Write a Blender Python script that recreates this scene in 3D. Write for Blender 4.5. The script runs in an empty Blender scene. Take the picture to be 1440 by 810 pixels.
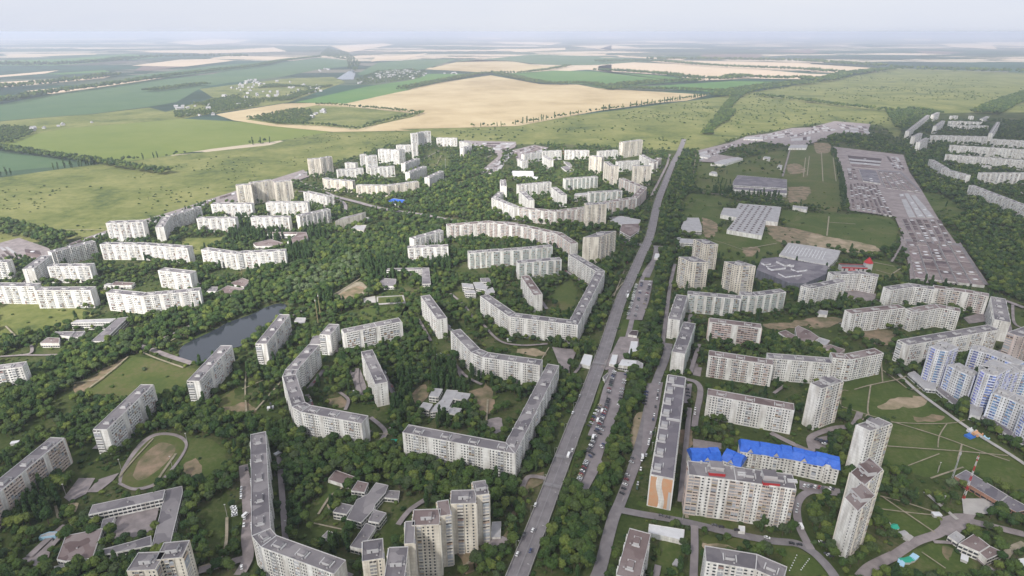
import bpy, bmesh, math, random
import numpy as np
from mathutils import Vector, noise
R = math.radians
random.seed(7); rng = np.random.default_rng(7)
sc = bpy.context.scene
# ------------------------------------------------------------------ camera, sky, sun, exposure
CAM_H, FOC, PITCH = 350.0, 870.0, R(22.5)
cam_d = bpy.data.cameras.new('camera'); cam = bpy.data.objects.new('camera', cam_d); sc.collection.objects.link(cam)
cam.location = (0, 0, CAM_H); cam.rotation_euler = (R(90) - PITCH, 0, 0)
cam_d.sensor_width = 36; cam_d.lens = 36 * FOC / 1440; cam_d.clip_start = 1; cam_d.clip_end = 200000
sc.camera = cam
SUN_EL, SUN_AZ = 40.0, 212.0          # azimuth: clockwise from +Y, where the sun stands (behind and left)
w = bpy.data.worlds.new('World'); sc.world = w; w.use_nodes = True
nt = w.node_tree; nt.nodes.clear()
sky = nt.nodes.new('ShaderNodeTexSky'); sky.sky_type = 'NISHITA'; sky.sun_disc = False
sky.sun_elevation = R(SUN_EL); sky.sun_rotation = R(SUN_AZ); sky.air_density = 1.0; sky.dust_density = 2.5; sky.ozone_density = 1.5
bg = nt.nodes.new('ShaderNodeBackground'); bg.inputs[1].default_value = 0.135
wo = nt.nodes.new('ShaderNodeOutputWorld')
# a thin veil of high cloud lies over the whole sky
bg2 = nt.nodes.new('ShaderNodeBackground'); bg2.inputs[1].default_value = 0.575
tcw = nt.nodes.new('ShaderNodeTexCoord'); mpw = nt.nodes.new('ShaderNodeMapping'); mpw.inputs['Scale'].default_value = (1, 1, 5)
cn = nt.nodes.new('ShaderNodeTexNoise'); cn.inputs['Scale'].default_value = 1.6; cn.inputs['Detail'].default_value = 6; cn.inputs['Roughness'].default_value = .55
cr = nt.nodes.new('ShaderNodeValToRGB'); cr.color_ramp.elements[0].position = .3; cr.color_ramp.elements[1].position = .62
cr.color_ramp.elements[0].color = (.80, .855, 1.0, 1); cr.color_ramp.elements[1].color = (.89, .92, 1.0, 1)
fr_ = nt.nodes.new('ShaderNodeMapRange'); fr_.inputs[1].default_value = .3; fr_.inputs[2].default_value = .62; fr_.inputs[3].default_value = .93; fr_.inputs[4].default_value = .97
ms = nt.nodes.new('ShaderNodeMixShader')
nt.links.new(tcw.outputs['Generated'], mpw.inputs[0]); nt.links.new(mpw.outputs[0], cn.inputs['Vector']); nt.links.new(cn.outputs[0], cr.inputs[0]); nt.links.new(cn.outputs[0], fr_.inputs[0])
nt.links.new(cr.outputs[0], bg2.inputs[0]); nt.links.new(sky.outputs[0], bg.inputs[0]); nt.links.new(fr_.outputs[0], ms.inputs[0])
nt.links.new(bg.outputs[0], ms.inputs[1]); nt.links.new(bg2.outputs[0], ms.inputs[2]); nt.links.new(ms.outputs[0], wo.inputs[0])
sun_d = bpy.data.lights.new('sun', 'SUN'); sun_d.energy = 4.3; sun_d.angle = R(4); sun_d.color = (1.0, 0.96, 0.89)
sun = bpy.data.objects.new('sun', sun_d); sc.collection.objects.link(sun)
az, el = R(SUN_AZ), R(SUN_EL)
sdir = Vector((math.sin(az) * math.cos(el), math.cos(az) * math.cos(el), math.sin(el)))
sun.rotation_euler = sdir.to_track_quat('Z', 'Y').to_euler(); sun.location = sdir * 900
sc.view_settings.view_transform = 'Standard'; sc.view_settings.look = 'None'; sc.view_settings.exposure = 0.66; sc.view_settings.gamma = 1
sc.cycles.use_denoising = True
sc.cycles.volume_bounces = 1; sc.cycles.max_bounces = 5; sc.cycles.diffuse_bounces = 3; sc.cycles.transparent_max_bounces = 4
col = sc.collection
# ------------------------------------------------------------------ pixel to world
CP, SP = math.cos(PITCH), math.sin(PITCH)
def px2w(px, py, z=0.0):
    a = (px - 720) / FOC; b = -(py - 405) / FOC
    dy = CP + b * SP; dz = -SP + b * CP
    t = (z - CAM_H) / dz
    return (a * t, dy * t)
def w2px(x, y, z=0.0):
    dz = z - CAM_H
    f = y * CP - dz * SP; u = y * SP + dz * CP
    return (720 + FOC * x / f, 405 - FOC * u / f)
TILE = {'W': (0, 0, 1), 'K': (1270, 470, 4.765), 'L': (950, 600, 5.064), 'M': (1130, 570, 3.52), 'N': (490, 660, 5.4),
        'O': (890, 500, 3.68), 'P': (1270, 150, 5.065), 'Q': (550, 180, 7.36), 'R': (690, 190, 5.4)}
for ci, cx in zip('ABCDE', (0, 280, 560, 840, 1140)):
    for ri, ry in zip('12345', (20, 180, 330, 480, 640)): TILE[ci + ri] = (cx, ry, 4.764)
def pts(s, z=0.0):
    out, key = [], 'W'
    for tok in s.split():
        if ':' in tok: key, tok = tok.split(':')
        X, Y = map(float, tok.split(','))
        ox, oy, k = TILE[key]
        out.append(px2w(ox + X / k, oy + Y / k, z))
    return out
# ------------------------------------------------------------------ materials
MATS = {}
def mat(name, c, rough=0.85, noise_scale=None, c2=None, rnd=0.0, metal=0.0, detail=4, bump=0.0, uv=False, spec=0.3):
    if name in MATS: return MATS[name]
    m = bpy.data.materials.new(name); m.use_nodes = True; MATS[name] = m
    n = m.node_tree.nodes; l = m.node_tree.links; b = n['Principled BSDF']
    b.inputs['Roughness'].default_value = rough; b.inputs['Metallic'].default_value = metal
    b.inputs['Specular IOR Level'].default_value = spec
    out = None
    if noise_scale:
        geo = n.new('ShaderNodeNewGeometry')
        tx = n.new('ShaderNodeTexNoise'); tx.inputs['Scale'].default_value = noise_scale; tx.inputs['Detail'].default_value = detail
        tx.inputs['Roughness'].default_value = 0.6
        l.new(geo.outputs['Position'], tx.inputs['Vector'])
        rp = n.new('ShaderNodeValToRGB'); rp.color_ramp.elements[0].position = .36; rp.color_ramp.elements[1].position = .64
        rp.color_ramp.elements[0].color = (*c, 1); rp.color_ramp.elements[1].color = (*(c2 or c), 1)
        l.new(tx.outputs[0], rp.inputs[0]); out = rp.outputs[0]
    if rnd:
        oi = n.new('ShaderNodeObjectInfo'); hs = n.new('ShaderNodeHueSaturation')
        mr = n.new('ShaderNodeMapRange'); mr.inputs[3].default_value = 1 - rnd; mr.inputs[4].default_value = 1 + rnd
        l.new(oi.outputs['Random'], mr.inputs[0]); l.new(mr.outputs[0], hs.inputs['Value'])
        mu = n.new('ShaderNodeMath'); mu.operation = 'MULTIPLY'; mu.inputs[1].default_value = 7.31
        fr = n.new('ShaderNodeMath'); fr.operation = 'FRACT'; mh = n.new('ShaderNodeMapRange')
        mh.inputs[3].default_value = .5 - rnd * .12; mh.inputs[4].default_value = .5 + rnd * .12
        l.new(oi.outputs['Random'], mu.inputs[0]); l.new(mu.outputs[0], fr.inputs[0]); l.new(fr.outputs[0], mh.inputs[0]); l.new(mh.outputs[0], hs.inputs['Hue'])
        if out is not None: l.new(out, hs.inputs['Color'])
        else: hs.inputs['Color'].default_value = (*c, 1)
        out = hs.outputs[0]
    if out is not None: l.new(out, b.inputs['Base Color'])
    else: b.inputs['Base Color'].default_value = (*c, 1)
    if bump and noise_scale:
        bp = n.new('ShaderNodeBump'); bp.inputs['Strength'].default_value = bump; bp.inputs['Distance'].default_value = .3
        l.new(tx.outputs[0], bp.inputs['Height']); l.new(bp.outputs[0], b.inputs['Normal'])
    return m
def wall_mat(name, c, seam=0.78):
    """precast panel wall: 3 m by 2.8 m panels with darker joints, weather streaks, faint tint per panel"""
    if name in MATS: return MATS[name]
    m = bpy.data.materials.new(name); m.use_nodes = True; MATS[name] = m
    n = m.node_tree.nodes; l = m.node_tree.links; b = n['Principled BSDF']; b.inputs['Roughness'].default_value = .9
    uv = n.new('ShaderNodeUVMap'); bt = n.new('ShaderNodeTexBrick')
    bt.offset = 0; bt.inputs['Scale'].default_value = 1; bt.inputs['Brick Width'].default_value = 3; bt.inputs['Row Height'].default_value = 2.8
    bt.inputs['Mortar Size'].default_value = .09; bt.inputs['Bias'].default_value = 0
    bt.inputs['Color1'].default_value = (*c, 1); bt.inputs['Color2'].default_value = (*[v * .88 for v in c], 1)
    bt.inputs['Mortar'].default_value = (*[v * seam * .85 for v in c], 1)
    l.new(uv.outputs[0], bt.inputs['Vector'])
    geo = n.new('ShaderNodeNewGeometry'); mp = n.new('ShaderNodeMapping'); mp.inputs['Scale'].default_value = (.25, .25, .05)
    tx = n.new('ShaderNodeTexNoise'); tx.inputs['Scale'].default_value = 1; tx.inputs['Detail'].default_value = 5
    l.new(geo.outputs['Position'], mp.inputs[0]); l.new(mp.outputs[0], tx.inputs['Vector'])
    rp = n.new('ShaderNodeValToRGB'); rp.color_ramp.elements[0].color = (.66, .63, .60, 1); rp.color_ramp.elements[1].color = (1.08, 1.08, 1.08, 1)
    rp.color_ramp.elements[0].position = .3; rp.color_ramp.elements[1].position = .6
    l.new(tx.outputs[0], rp.inputs[0])
    mx = n.new('ShaderNodeMix'); mx.data_type = 'RGBA'; mx.blend_type = 'MULTIPLY'; mx.inputs[0].default_value = 1
    l.new(bt.outputs[0], mx.inputs[6]); l.new(rp.outputs[0], mx.inputs[7])
    l.new(mx.outputs[2], b.inputs['Base Color'])
    return m
def ground_mat(name, cs, s1, s2, stops=(.35, .5, .65), bump=0):
    """grassy ground: three tints mixed by two sizes of noise"""
    if name in MATS: return MATS[name]
    m = bpy.data.materials.new(name); m.use_nodes = True; MATS[name] = m
    n = m.node_tree.nodes; l = m.node_tree.links; b = n['Principled BSDF']; b.inputs['Roughness'].default_value = .95
    b.inputs['Specular IOR Level'].default_value = .1
    geo = n.new('ShaderNodeNewGeometry')
    a = n.new('ShaderNodeTexNoise'); a.inputs['Scale'].default_value = s1; a.inputs['Detail'].default_value = 8; a.inputs['Roughness'].default_value = .62
    a.inputs['Distortion'].default_value = .6
    d = n.new('ShaderNodeTexNoise'); d.inputs['Scale'].default_value = s2; d.inputs['Detail'].default_value = 6; d.inputs['Roughness'].default_value = .7
    l.new(geo.outputs['Position'], a.inputs['Vector']); l.new(geo.outputs['Position'], d.inputs['Vector'])
    mm = n.new('ShaderNodeMix'); mm.inputs[0].default_value = .42; l.new(a.outputs[0], mm.inputs[2]); l.new(d.outputs[0], mm.inputs[3])
    rp = n.new('ShaderNodeValToRGB'); e = rp.color_ramp.elements
    e[0].position = stops[0]; e[0].color = (*cs[0], 1); e[1].position = stops[2]; e[1].color = (*cs[2], 1)
    k = e.new(stops[1]); k.color = (*cs[1], 1)
    l.new(mm.outputs[0], rp.inputs[0]); l.new(rp.outputs[0], b.inputs['Base Color'])
    return m
def roof_mat(name, c1, c2, c3):
    """bitumen roof: re-laid patches of different age, seams of the rolls, puddle stains"""
    m = bpy.data.materials.new(name); m.use_nodes = True; MATS[name] = m
    n = m.node_tree.nodes; l = m.node_tree.links; b = n['Principled BSDF']; b.inputs['Roughness'].default_value = .85
    geo = n.new('ShaderNodeNewGeometry'); vo = n.new('ShaderNodeTexVoronoi'); vo.distance = 'CHEBYCHEV'; vo.inputs['Scale'].default_value = .085; vo.voronoi_dimensions = '2D'
    l.new(geo.outputs['Position'], vo.inputs['Vector']); sp = n.new('ShaderNodeSeparateColor'); l.new(vo.outputs['Color'], sp.inputs[0])
    tx = n.new('ShaderNodeTexNoise'); tx.inputs['Scale'].default_value = .16; tx.inputs['Detail'].default_value = 7; tx.inputs['Roughness'].default_value = .65; l.new(geo.outputs['Position'], tx.inputs['Vector'])
    mm = n.new('ShaderNodeMix'); mm.inputs[0].default_value = .45; l.new(sp.outputs[0], mm.inputs[2]); l.new(tx.outputs[0], mm.inputs[3])
    rp = n.new('ShaderNodeValToRGB'); e = rp.color_ramp.elements; e[0].position = .22; e[0].color = (*c1, 1); e[1].position = .8; e[1].color = (*c3, 1); k = e.new(.5); k.color = (*c2, 1)
    l.new(mm.outputs[0], rp.inputs[0]); l.new(rp.outputs[0], b.inputs['Base Color']); return m
M = {}
M['wall_white'] = wall_mat('wall_white', (.80, .785, .755))
M['wall_grey'] = wall_mat('wall_grey', (.60, .59, .575))
M['wall_cream'] = wall_mat('wall_cream', (.78, .725, .63))
M['wall_pink'] = wall_mat('wall_pink', (.64, .55, .52))
M['wall_blue'] = wall_mat('wall_blue', (.76, .765, .79))
M['wall_mall'] = wall_mat('wall_mall', (.16, .165, .20))
M['wall_brick'] = mat('wall_brick', (.30, .16, .12), noise_scale=.8, c2=(.38, .22, .16))
M['wall_orange'] = mat('wall_orange', (.60, .31, .17), noise_scale=.3, c2=(.56, .35, .22))
M['glass'] = mat('window_glass', (.055, .058, .068), rough=.25, rnd=.3, spec=.5)
M['frame'] = mat('window_frame', (.50, .49, .48))
M['glazing'] = mat('balcony_glazing', (.36, .36, .38), rough=.3, rnd=.3, spec=.5)
M['recess'] = mat('dark_panel_balcony_shade', (.085, .078, .078))  # shade of open balconies put into the colour; also dark doors and skylights
M['bal_w'] = mat('balcony_panel_white', (.72, .71, .69), rnd=.10)
M['bal_p'] = mat('balcony_panel_pink', (.62, .52, .47), rnd=.12)
M['bal_g'] = mat('balcony_panel_green', (.48, .53, .49), rnd=.15)
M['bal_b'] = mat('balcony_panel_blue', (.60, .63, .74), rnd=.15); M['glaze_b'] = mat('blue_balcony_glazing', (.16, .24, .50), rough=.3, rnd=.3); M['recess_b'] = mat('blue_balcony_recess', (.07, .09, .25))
M['bal_c'] = mat('balcony_panel_cream', (.66, .62, .55), rnd=.12)
M['roof_grey'] = roof_mat('roof_bitumen_grey', (.11, .10, .112), (.17, .155, .165), (.25, .23, .235))
M['roof_brown'] = roof_mat('roof_bitumen_brown', (.11, .075, .072), (.17, .125, .12), (.24, .20, .195))
M['bal_old1'] = mat('balcony_clad_tan', (.46, .36, .27), rnd=.2); M['bal_old2'] = mat('balcony_clad_grey', (.38, .41, .44), rnd=.2); M['bal_old3'] = mat('balcony_clad_brown', (.36, .27, .23), rnd=.3)
M['roof_light'] = mat('roof_light', (.30, .29, .30), noise_scale=.12, c2=(.38, .37, .38))
M['roof_white'] = mat('roof_white', (.62, .62, .64), noise_scale=.2, c2=(.55, .55, .57))
M['roof_blue'] = mat('roof_blue', (.016, .10, .50), rough=.45, noise_scale=.35, c2=(.035, .15, .62))
M['roof_purple'] = roof_mat('roof_slate_grey', (.11, .10, .12), (.145, .13, .15), (.20, .185, .20))
M['roof_rust'] = mat('roof_rust', (.065, .048, .05), noise_scale=.25, c2=(.12, .09, .092), rnd=.25)
M['parapet'] = mat('parapet_white', (.50, .49, .49))
M['red'] = mat('red_paint', (.42, .035, .04))
M['asphalt'] = mat('asphalt', (.165, .15, .16), noise_scale=.12, c2=(.225, .208, .215), detail=8)
M['asphalt2'] = mat('asphalt_worn', (.20, .175, .185), noise_scale=.1, c2=(.27, .24, .245), detail=8)
M['pave'] = mat('paving', (.19, .165, .165), noise_scale=.12, c2=(.29, .25, .25), detail=6)
M['path'] = mat('dirt_path', (.21, .19, .13), noise_scale=.2, c2=(.32, .27, .21))
M['dirt'] = mat('bare_earth', (.10, .10, .045), noise_scale=.07, c2=(.28, .20, .14), detail=8)
M['sand'] = mat('sand', (.36, .28, .20), noise_scale=.06, c2=(.17, .15, .08))
M['concrete'] = mat('concrete', (.34, .32, .31), noise_scale=.1, c2=(.42, .40, .38))
M['paint'] = mat('white_marking', (.30, .29, .30))
M['steel'] = mat('galvanised_steel', (.35, .35, .36), rough=.5)
M['yellow'] = mat('yellow_steel', (.30, .25, .14))
M['green_p'] = mat('green_paint', (.03, .32, .22)); M['blue_p'] = mat('blue_paint', (.04, .14, .45)); M['ltblue_p'] = mat('light_blue_paint', (.35, .55, .70))
M['water'] = mat('pond_water', (.030, .036, .045), rough=.12, spec=.35)
M['trunk'] = mat('bark', (.10, .075, .055))
M['grass'] = ground_mat('city_grass', [(.028, .046, .012), (.055, .075, .022), (.13, .115, .065)], .02, .3)
M['lawn'] = ground_mat('lawn_grass', [(.045, .074, .018), (.070, .098, .026), (.125, .125, .055)], .02, .3)
M['scrub'] = ground_mat('dry_grass', [(.050, .080, .022), (.085, .105, .032), (.135, .115, .06)], .015, .2)
M['meadow'] = ground_mat('meadow_grass', [(.050, .075, .028), (.115, .135, .040), (.20, .20, .075)], .006, .05, (.37, .46, .60))
M['cropg'] = ground_mat('green_crop', [(.105, .145, .034), (.135, .168, .042), (.16, .185, .055)], .0012, .01)
M['cropd'] = ground_mat('dark_green_crop', [(.058, .108, .055), (.075, .125, .062), (.10, .145, .065)], .0012, .01)
M['cropm'] = ground_mat('mid_green_crop', [(.06, .13, .035), (.08, .16, .045), (.11, .18, .05)], .001, .01)
M['wheat'] = ground_mat('ripe_wheat', [(.33, .255, .145), (.41, .325, .195), (.46, .375, .235)], .0012, .006, (.4, .5, .6))
M['stubble'] = ground_mat('pale_stubble', [(.46, .36, .25), (.52, .41, .30), (.56, .45, .33)], .0008, .01)
M['plough'] = ground_mat('ploughed_soil', [(.12, .09, .08), (.16, .12, .10), (.20, .15, .12)], .001, .01)
CAR_COLS = {'white': (.78, .78, .78), 'silver': (.45, .46, .47), 'black': (.015, .015, .018), 'dark red': (.22, .02, .02),
            'dark blue': (.02, .035, .12), 'grey': (.10, .10, .11), 'dark green': (.02, .06, .035), 'beige': (.36, .30, .21)}
for k, v in CAR_COLS.items(): M['car ' + k] = mat('car_paint_' + k.replace(' ', '_'), v, rough=.3, spec=.6)
M['tyre'] = mat('tyre_rubber', (.02, .02, .02))
# ------------------------------------------------------------------ mesh helpers
class MB:
    def __init__(s): s.v = []; s.f = []; s.m = []; s.uv = []
    def face(s, ps, m=0, uv=None):
        i = len(s.v); s.v += [tuple(p) for p in ps]; s.f.append(tuple(range(i, i + len(ps)))); s.m.append(m)
        s.uv += list(uv) if uv else [(0, 0)] * len(ps)
    def box(s, x0, x1, y0, y1, z0, z1, m=0, bottom=False, top_m=None):
        a, b, c, d = (x0, y0), (x1, y0), (x1, y1), (x0, y1)
        for p, q in ((a, b), (b, c), (c, d), (d, a)): s.wall(p, q, z0, z1, m)
        s.face([(*a, z1), (*b, z1), (*c, z1), (*d, z1)], m if top_m is None else top_m)
        if bottom: s.face([(*d, z0), (*c, z0), (*b, z0), (*a, z0)], m)
    def wall(s, p, q, z0, z1, m=0):
        L = math.hypot(q[0] - p[0], q[1] - p[1])
        s.face([(*p, z0), (*q, z0), (*q, z1), (*p, z1)], m, [(0, z0), (L, z0), (L, z1), (0, z1)])
    def tube(s, p, q, r0, r1, n=6, m=0, cap=True):
        p, q = Vector(p), Vector(q); d = (q - p).normalized()
        u = d.cross(Vector((1, 0, 0)) if abs(d.x) < .8 else Vector((0, 1, 0))).normalized(); v = d.cross(u)
        A = [p + (u * math.cos(t) + v * math.sin(t)) * r0 for t in [6.2832 * i / n for i in range(n)]]
        B = [q + (u * math.cos(t) + v * math.sin(t)) * r1 for t in [6.2832 * i / n for i in range(n)]]
        for i in range(n): s.face([A[i], A[(i + 1) % n], B[(i + 1) % n], B[i]], m)
        if cap: s.face(B, m); s.face(A[::-1], m)
    def mesh(s, name, mats):
        me = bpy.data.meshes.new(name); me.from_pydata(s.v, [], s.f)
        for m in mats: me.materials.append(m)
        me.polygons.foreach_set('material_index', s.m)
        ul = me.uv_layers.new(name='UVMap'); ul.data.foreach_set('uv', np.array(s.uv, dtype=np.float32).ravel())
        me.update(); return me
    def build(s, name, mats, parent=None, loc=None):
        return obj(name, s.mesh(name, mats if isinstance(mats, (list, tuple)) else [mats]), parent, loc)
def obj(name, data, parent=None, loc=None, rot=None, scale=None):
    o = bpy.data.objects.new(name, data); col.objects.link(o)
    if parent is not None: o.parent = parent
    if loc is not None: o.location = loc
    if rot is not None: o.rotation_euler = rot
    if scale is not None: o.scale = scale
    return o
def thing(name, label, cat, loc=(0, 0, 0), rz=0, group=None):
    o = obj(name, None, None, loc, (0, 0, rz)); o.empty_display_size = 2
    o['label'] = label; o['category'] = cat
    if group: o['group'] = group
    return o
def tag(o, label=None, cat=None, group=None, kind=None):
    if label: o['label'] = label
    if cat: o['category'] = cat
    if group: o['group'] = group
    if kind: o['kind'] = kind
    return o
def dup(root, loc, rz=0, scale=None, label=None, group=None):
    r = root.copy(); col.objects.link(r); r.location = loc; r.rotation_euler = (0, 0, rz)
    if scale: r.scale = (scale,) * 3 if isinstance(scale, (int, float)) else scale
    if label: r['label'] = label
    if group: r['group'] = group
    for ch in root.children:
        c = ch.copy(); col.objects.link(c); c.parent = r
        for g in ch.children:
            d = g.copy(); col.objects.link(d); d.parent = c
    return r
FOOT = []       # footprints nothing grows in: (polygon, margin)
def inside(P, poly):
    P = np.asarray(P); poly = np.asarray(poly); x, y = P[:, 0], P[:, 1]; r = np.zeros(len(P), bool)
    x0, y0 = poly[-1]
    for x1, y1 in poly:
        if y0 != y1:
            c = ((y1 > y) != (y0 > y)) & (x < (x0 - x1) * (y - y1) / (y0 - y1) + x1); r ^= c
        x0, y0 = x1, y1
    return r
def seg_dist(P, a, b):
    P = np.asarray(P); a = np.asarray(a); b = np.asarray(b); d = b - a; L = max(1e-9, d @ d)
    t = np.clip(((P - a) @ d) / L, 0, 1); return np.linalg.norm(P - a - t[:, None] * d, axis=1)
# ------------------------------------------------------------------ the ground
def smooth(p, n=6):
    """Catmull-Rom through the points"""
    if len(p) < 3: return p
    q = [p[0]] + p + [p[-1]]; out = []
    for i in range(1, len(q) - 2):
        a, b, c, d = [np.array(v) for v in q[i - 1:i + 3]]
        for k in range(n):
            t = k / n
            out.append(tuple(.5 * ((2 * b) + (c - a) * t + (2 * a - 5 * b + 4 * c - d) * t * t + (3 * b - a - 3 * c + d) * t ** 3)))
    out.append(tuple(p[-1])); return out
LAYER = [0.05]
def ribbon(name, s, width, m, grow=1.0, curve=True, z=None, w_is=False):
    p = s if w_is else pts(s)
    if curve: p = smooth(p)
    if z is None: LAYER[0] += 0.012; z = LAYER[0]
    A, B = [], []
    for i, c in enumerate(p):
        a = p[max(0, i - 1)]; b = p[min(len(p) - 1, i + 1)]
        d = Vector((b[0] - a[0], b[1] - a[1])).normalized(); n = Vector((-d.y, d.x)) * width / 2
        A.append((c[0] + n.x, c[1] + n.y, z)); B.append((c[0] - n.x, c[1] - n.y, z))
    mb = MB()
    for i in range(len(p) - 1): mb.face([B[i], B[i + 1], A[i + 1], A[i]])
    o = mb.build(name, m); tag(o, kind='structure')
    if grow is not None: FOOT.append((('line', p, width / 2), grow))
    return p
def patch(name, s, m, grow=0.0, z=None, curve=False):
    p = pts(s)
    if curve: p = smooth(p + [p[0]])[:-1]
    if name in ('worn_ground', 'lawn', 'meadow_patch', 'play_ground', 'traffic_island'):
        q = smooth(p + [p[0]], 3)[:-1]; out = []
        for i in range(len(q)):
            a, b = q[i], q[(i + 1) % len(q)]; L = math.hypot(b[0] - a[0], b[1] - a[1]); k = max(1, int(L / 4))
            for j in range(k):
                t = j / k; x, y = a[0] + (b[0] - a[0]) * t, a[1] + (b[1] - a[1]) * t; am = 4.5 if name == 'worn_ground' else 3.5
                out.append((x + am * noise.noise(Vector((x * .09, y * .09, 3))) + am * .5 * noise.noise(Vector((x * .3, y * .3, 5))), y + am * noise.noise(Vector((x * .09, y * .09, 8))) + am * .5 * noise.noise(Vector((x * .3, y * .3, 15)))))
        p = out
    if z is None: LAYER[0] += 0.012; z = LAYER[0]
    area = sum(p[i - 1][0] * p[i][1] - p[i][0] * p[i - 1][1] for i in range(len(p)))
    if area < 0: p = p[::-1]
    mb = MB(); mb.face([(x, y, z) for x, y in p]); o = mb.build(name, m); tag(o, kind='structure')
    if grow is not None: FOOT.append((('poly', p), grow))
    return o
# far farmland sheet: patchwork of fields with hedges
def farmland():
    m = bpy.data.materials.new('far_farmland'); m.use_nodes = True
    n = m.node_tree.nodes; l = m.node_tree.links; b = n['Principled BSDF']; b.inputs['Roughness'].default_value = .95; b.inputs['Specular IOR Level'].default_value = .1
    geo = n.new('ShaderNodeNewGeometry'); mp = n.new('ShaderNodeMapping'); mp.inputs['Rotation'].default_value = (0, 0, .25); mp.inputs['Scale'].default_value = (.0005, .0011, 1)
    wn = n.new('ShaderNodeTexNoise'); wn.inputs['Scale'].default_value = .6; l.new(geo.outputs['Position'], mp.inputs[0])
    l.new(mp.outputs[0], wn.inputs['Vector'])
    ad = n.new('ShaderNodeVectorMath'); ad.operation = 'MULTIPLY_ADD'; ad.inputs[1].default_value = (.9, .9, 0); l.new(wn.outputs['Color'], ad.inputs[0]); l.new(mp.outputs[0], ad.inputs[2])
    vo = n.new('ShaderNodeTexVoronoi'); vo.voronoi_dimensions = '2D'; vo.distance = 'MANHATTAN'; vo.inputs['Scale'].default_value = 1
    l.new(ad.outputs[0], vo.inputs['Vector'])
    sp = n.new('ShaderNodeSeparateColor'); l.new(vo.outputs['Color'], sp.inputs[0])
    rp = n.new('ShaderNodeValToRGB'); rp.color_ramp.interpolation = 'CONSTANT'
    cs = [(0, (.030, .070, .045)), (.2, (.05, .085, .05)), (.34, (.03, .055, .04)), (.46, (.08, .10, .065)), (.58, (.15, .14, .11)), (.68, (.04, .075, .055)), (.78, (.50, .40, .30)), (.9, (.40, .34, .26))]
    e = rp.color_ramp.elements
    e[0].position = 0; e[0].color = (*cs[0][1], 1); e[1].position = cs[1][0]; e[1].color = (*cs[1][1], 1)
    for p, c in cs[2:]: k = e.new(p); k.color = (*c, 1)
    l.new(sp.outputs[0], rp.inputs[0])
    ve = n.new('ShaderNodeTexVoronoi'); ve.voronoi_dimensions = '2D'; ve.feature = 'F2'; ve.distance = 'MANHATTAN'; l.new(ad.outputs[0], ve.inputs['Vector'])
    sb = n.new('ShaderNodeMath'); sb.operation = 'SUBTRACT'; l.new(ve.outputs['Distance'], sb.inputs[0]); l.new(vo.outputs['Distance'], sb.inputs[1])
    lt = n.new('ShaderNodeMath'); lt.operation = 'LESS_THAN'; lt.inputs[1].default_value = .07; l.new(sb.outputs[0], lt.inputs[0])
    # big woods
    wd = n.new('ShaderNodeTexNoise'); wd.inputs['Scale'].default_value = 1.1; wd.inputs['Detail'].default_value = 7; wd.inputs['Roughness'].default_value = .6; l.new(mp.outputs[0], wd.inputs['Vector'])
    gt = n.new('ShaderNodeMath'); gt.operation = 'GREATER_THAN'; gt.inputs[1].default_value = .63; l.new(wd.outputs[0], gt.inputs[0])
    mxm = n.new('ShaderNodeMath'); mxm.operation = 'MAXIMUM'; l.new(lt.outputs[0], mxm.inputs[0]); l.new(gt.outputs[0], mxm.inputs[1])
    mx = n.new('ShaderNodeMix'); mx.data_type = 'RGBA'; mx.inputs[7].default_value = (.022, .045, .025, 1)
    l.new(mxm.outputs[0], mx.inputs[0]); l.new(rp.outputs[0], mx.inputs[6]); l.new(mx.outputs[2], b.inputs['Base Color'])
    return m
mb = MB(); G = 95000
mb.face([(-G, -G, 0), (G, -G, 0), (G, G, 0), (-G, G, 0)]); tag(mb.build('ground', farmland()), kind='structure')
# ------------------------------------------------------------------ fields
LAYER[0] = 0.1
patch('meadow', 'W:-500,560 -500,262 0,250 140,230 380,204 430,189 540,180 720,174 1000,138 1130,118 1262,96 1900,120 1900,700 1440,500 600,330', M['meadow'], None)
FZ = [0.2]
def field(s, m, name='field'):
    FZ[0] += .05; return patch(name, s, M[m], None, z=FZ[0])
field('W:-300,204 0,197 90,181 260,167 350,172 485,182 400,197 300,209 165,230 138,228 0,206 -300,180', 'cropg')
field('A2:-900,0 -900,290 0,295 400,258 500,238 300,195 0,168', 'cropd')
field('A1:-900,700 0,605 330,540 900,455 1429,400 B1:200,372 550,322 800,293 990,308 1000,350 800,370 550,420 200,460 20,490 A1:1180,590 1000,620 600,670 300,690 0,715 -900,800', 'cropd')
field('A1:170,515 1100,425 950,450 350,535', 'stubble'); field('A1:-400,480 0,455 740,415 700,430 0,492', 'stubble')
field('A1:-400,430 0,410 400,375 300,398 0,422', 'stubble'); field('A1:300,400 700,375 740,385 420,405', 'cropm')
field('A1:880,345 1200,305 1429,300 B1:240,310 0,340 A1:1230,352', 'stubble')
field('A1:0,310 400,300 850,268 1100,285 700,320 350,345 0,345', 'cropm'); field('A1:20,285 650,262 640,270 60,290', 'stubble')
field('A1:0,545 180,545 0,570', 'cropm'); field('A1:830,420 1429,345 B1:550,310 560,320 A1:1429,392 1100,425', 'cropd')
field('B1:110,672 560,600 780,595 920,600 1429,505 C1:45,508 300,455 620,410 960,470 1200,472 1429,515 D1:0,495 300,515 750,540 600,580 400,595 0,650 C1:800,750 480,760 0,770 B1:1429,780 900,790 480,750 230,712', 'wheat')
field('B1:310,705 620,640 780,612 1050,625 1429,665 C1:150,665 B1:1429,690 1060,772 840,750 500,735', 'meadow')
field('B1:640,592 1100,490 1429,440 C1:200,400 560,400 300,452 45,505 B1:1429,502 980,600', 'cropm')
field('C1:180,370 440,310 770,318 940,345 1140,350 980,378 600,392 400,380', 'wheat')
field('C1:630,402 1050,378 1429,388 D1:0,385 450,412 680,442 560,450 150,490 110,508 C1:1429,508 1200,465 960,460', 'cropm')
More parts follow.
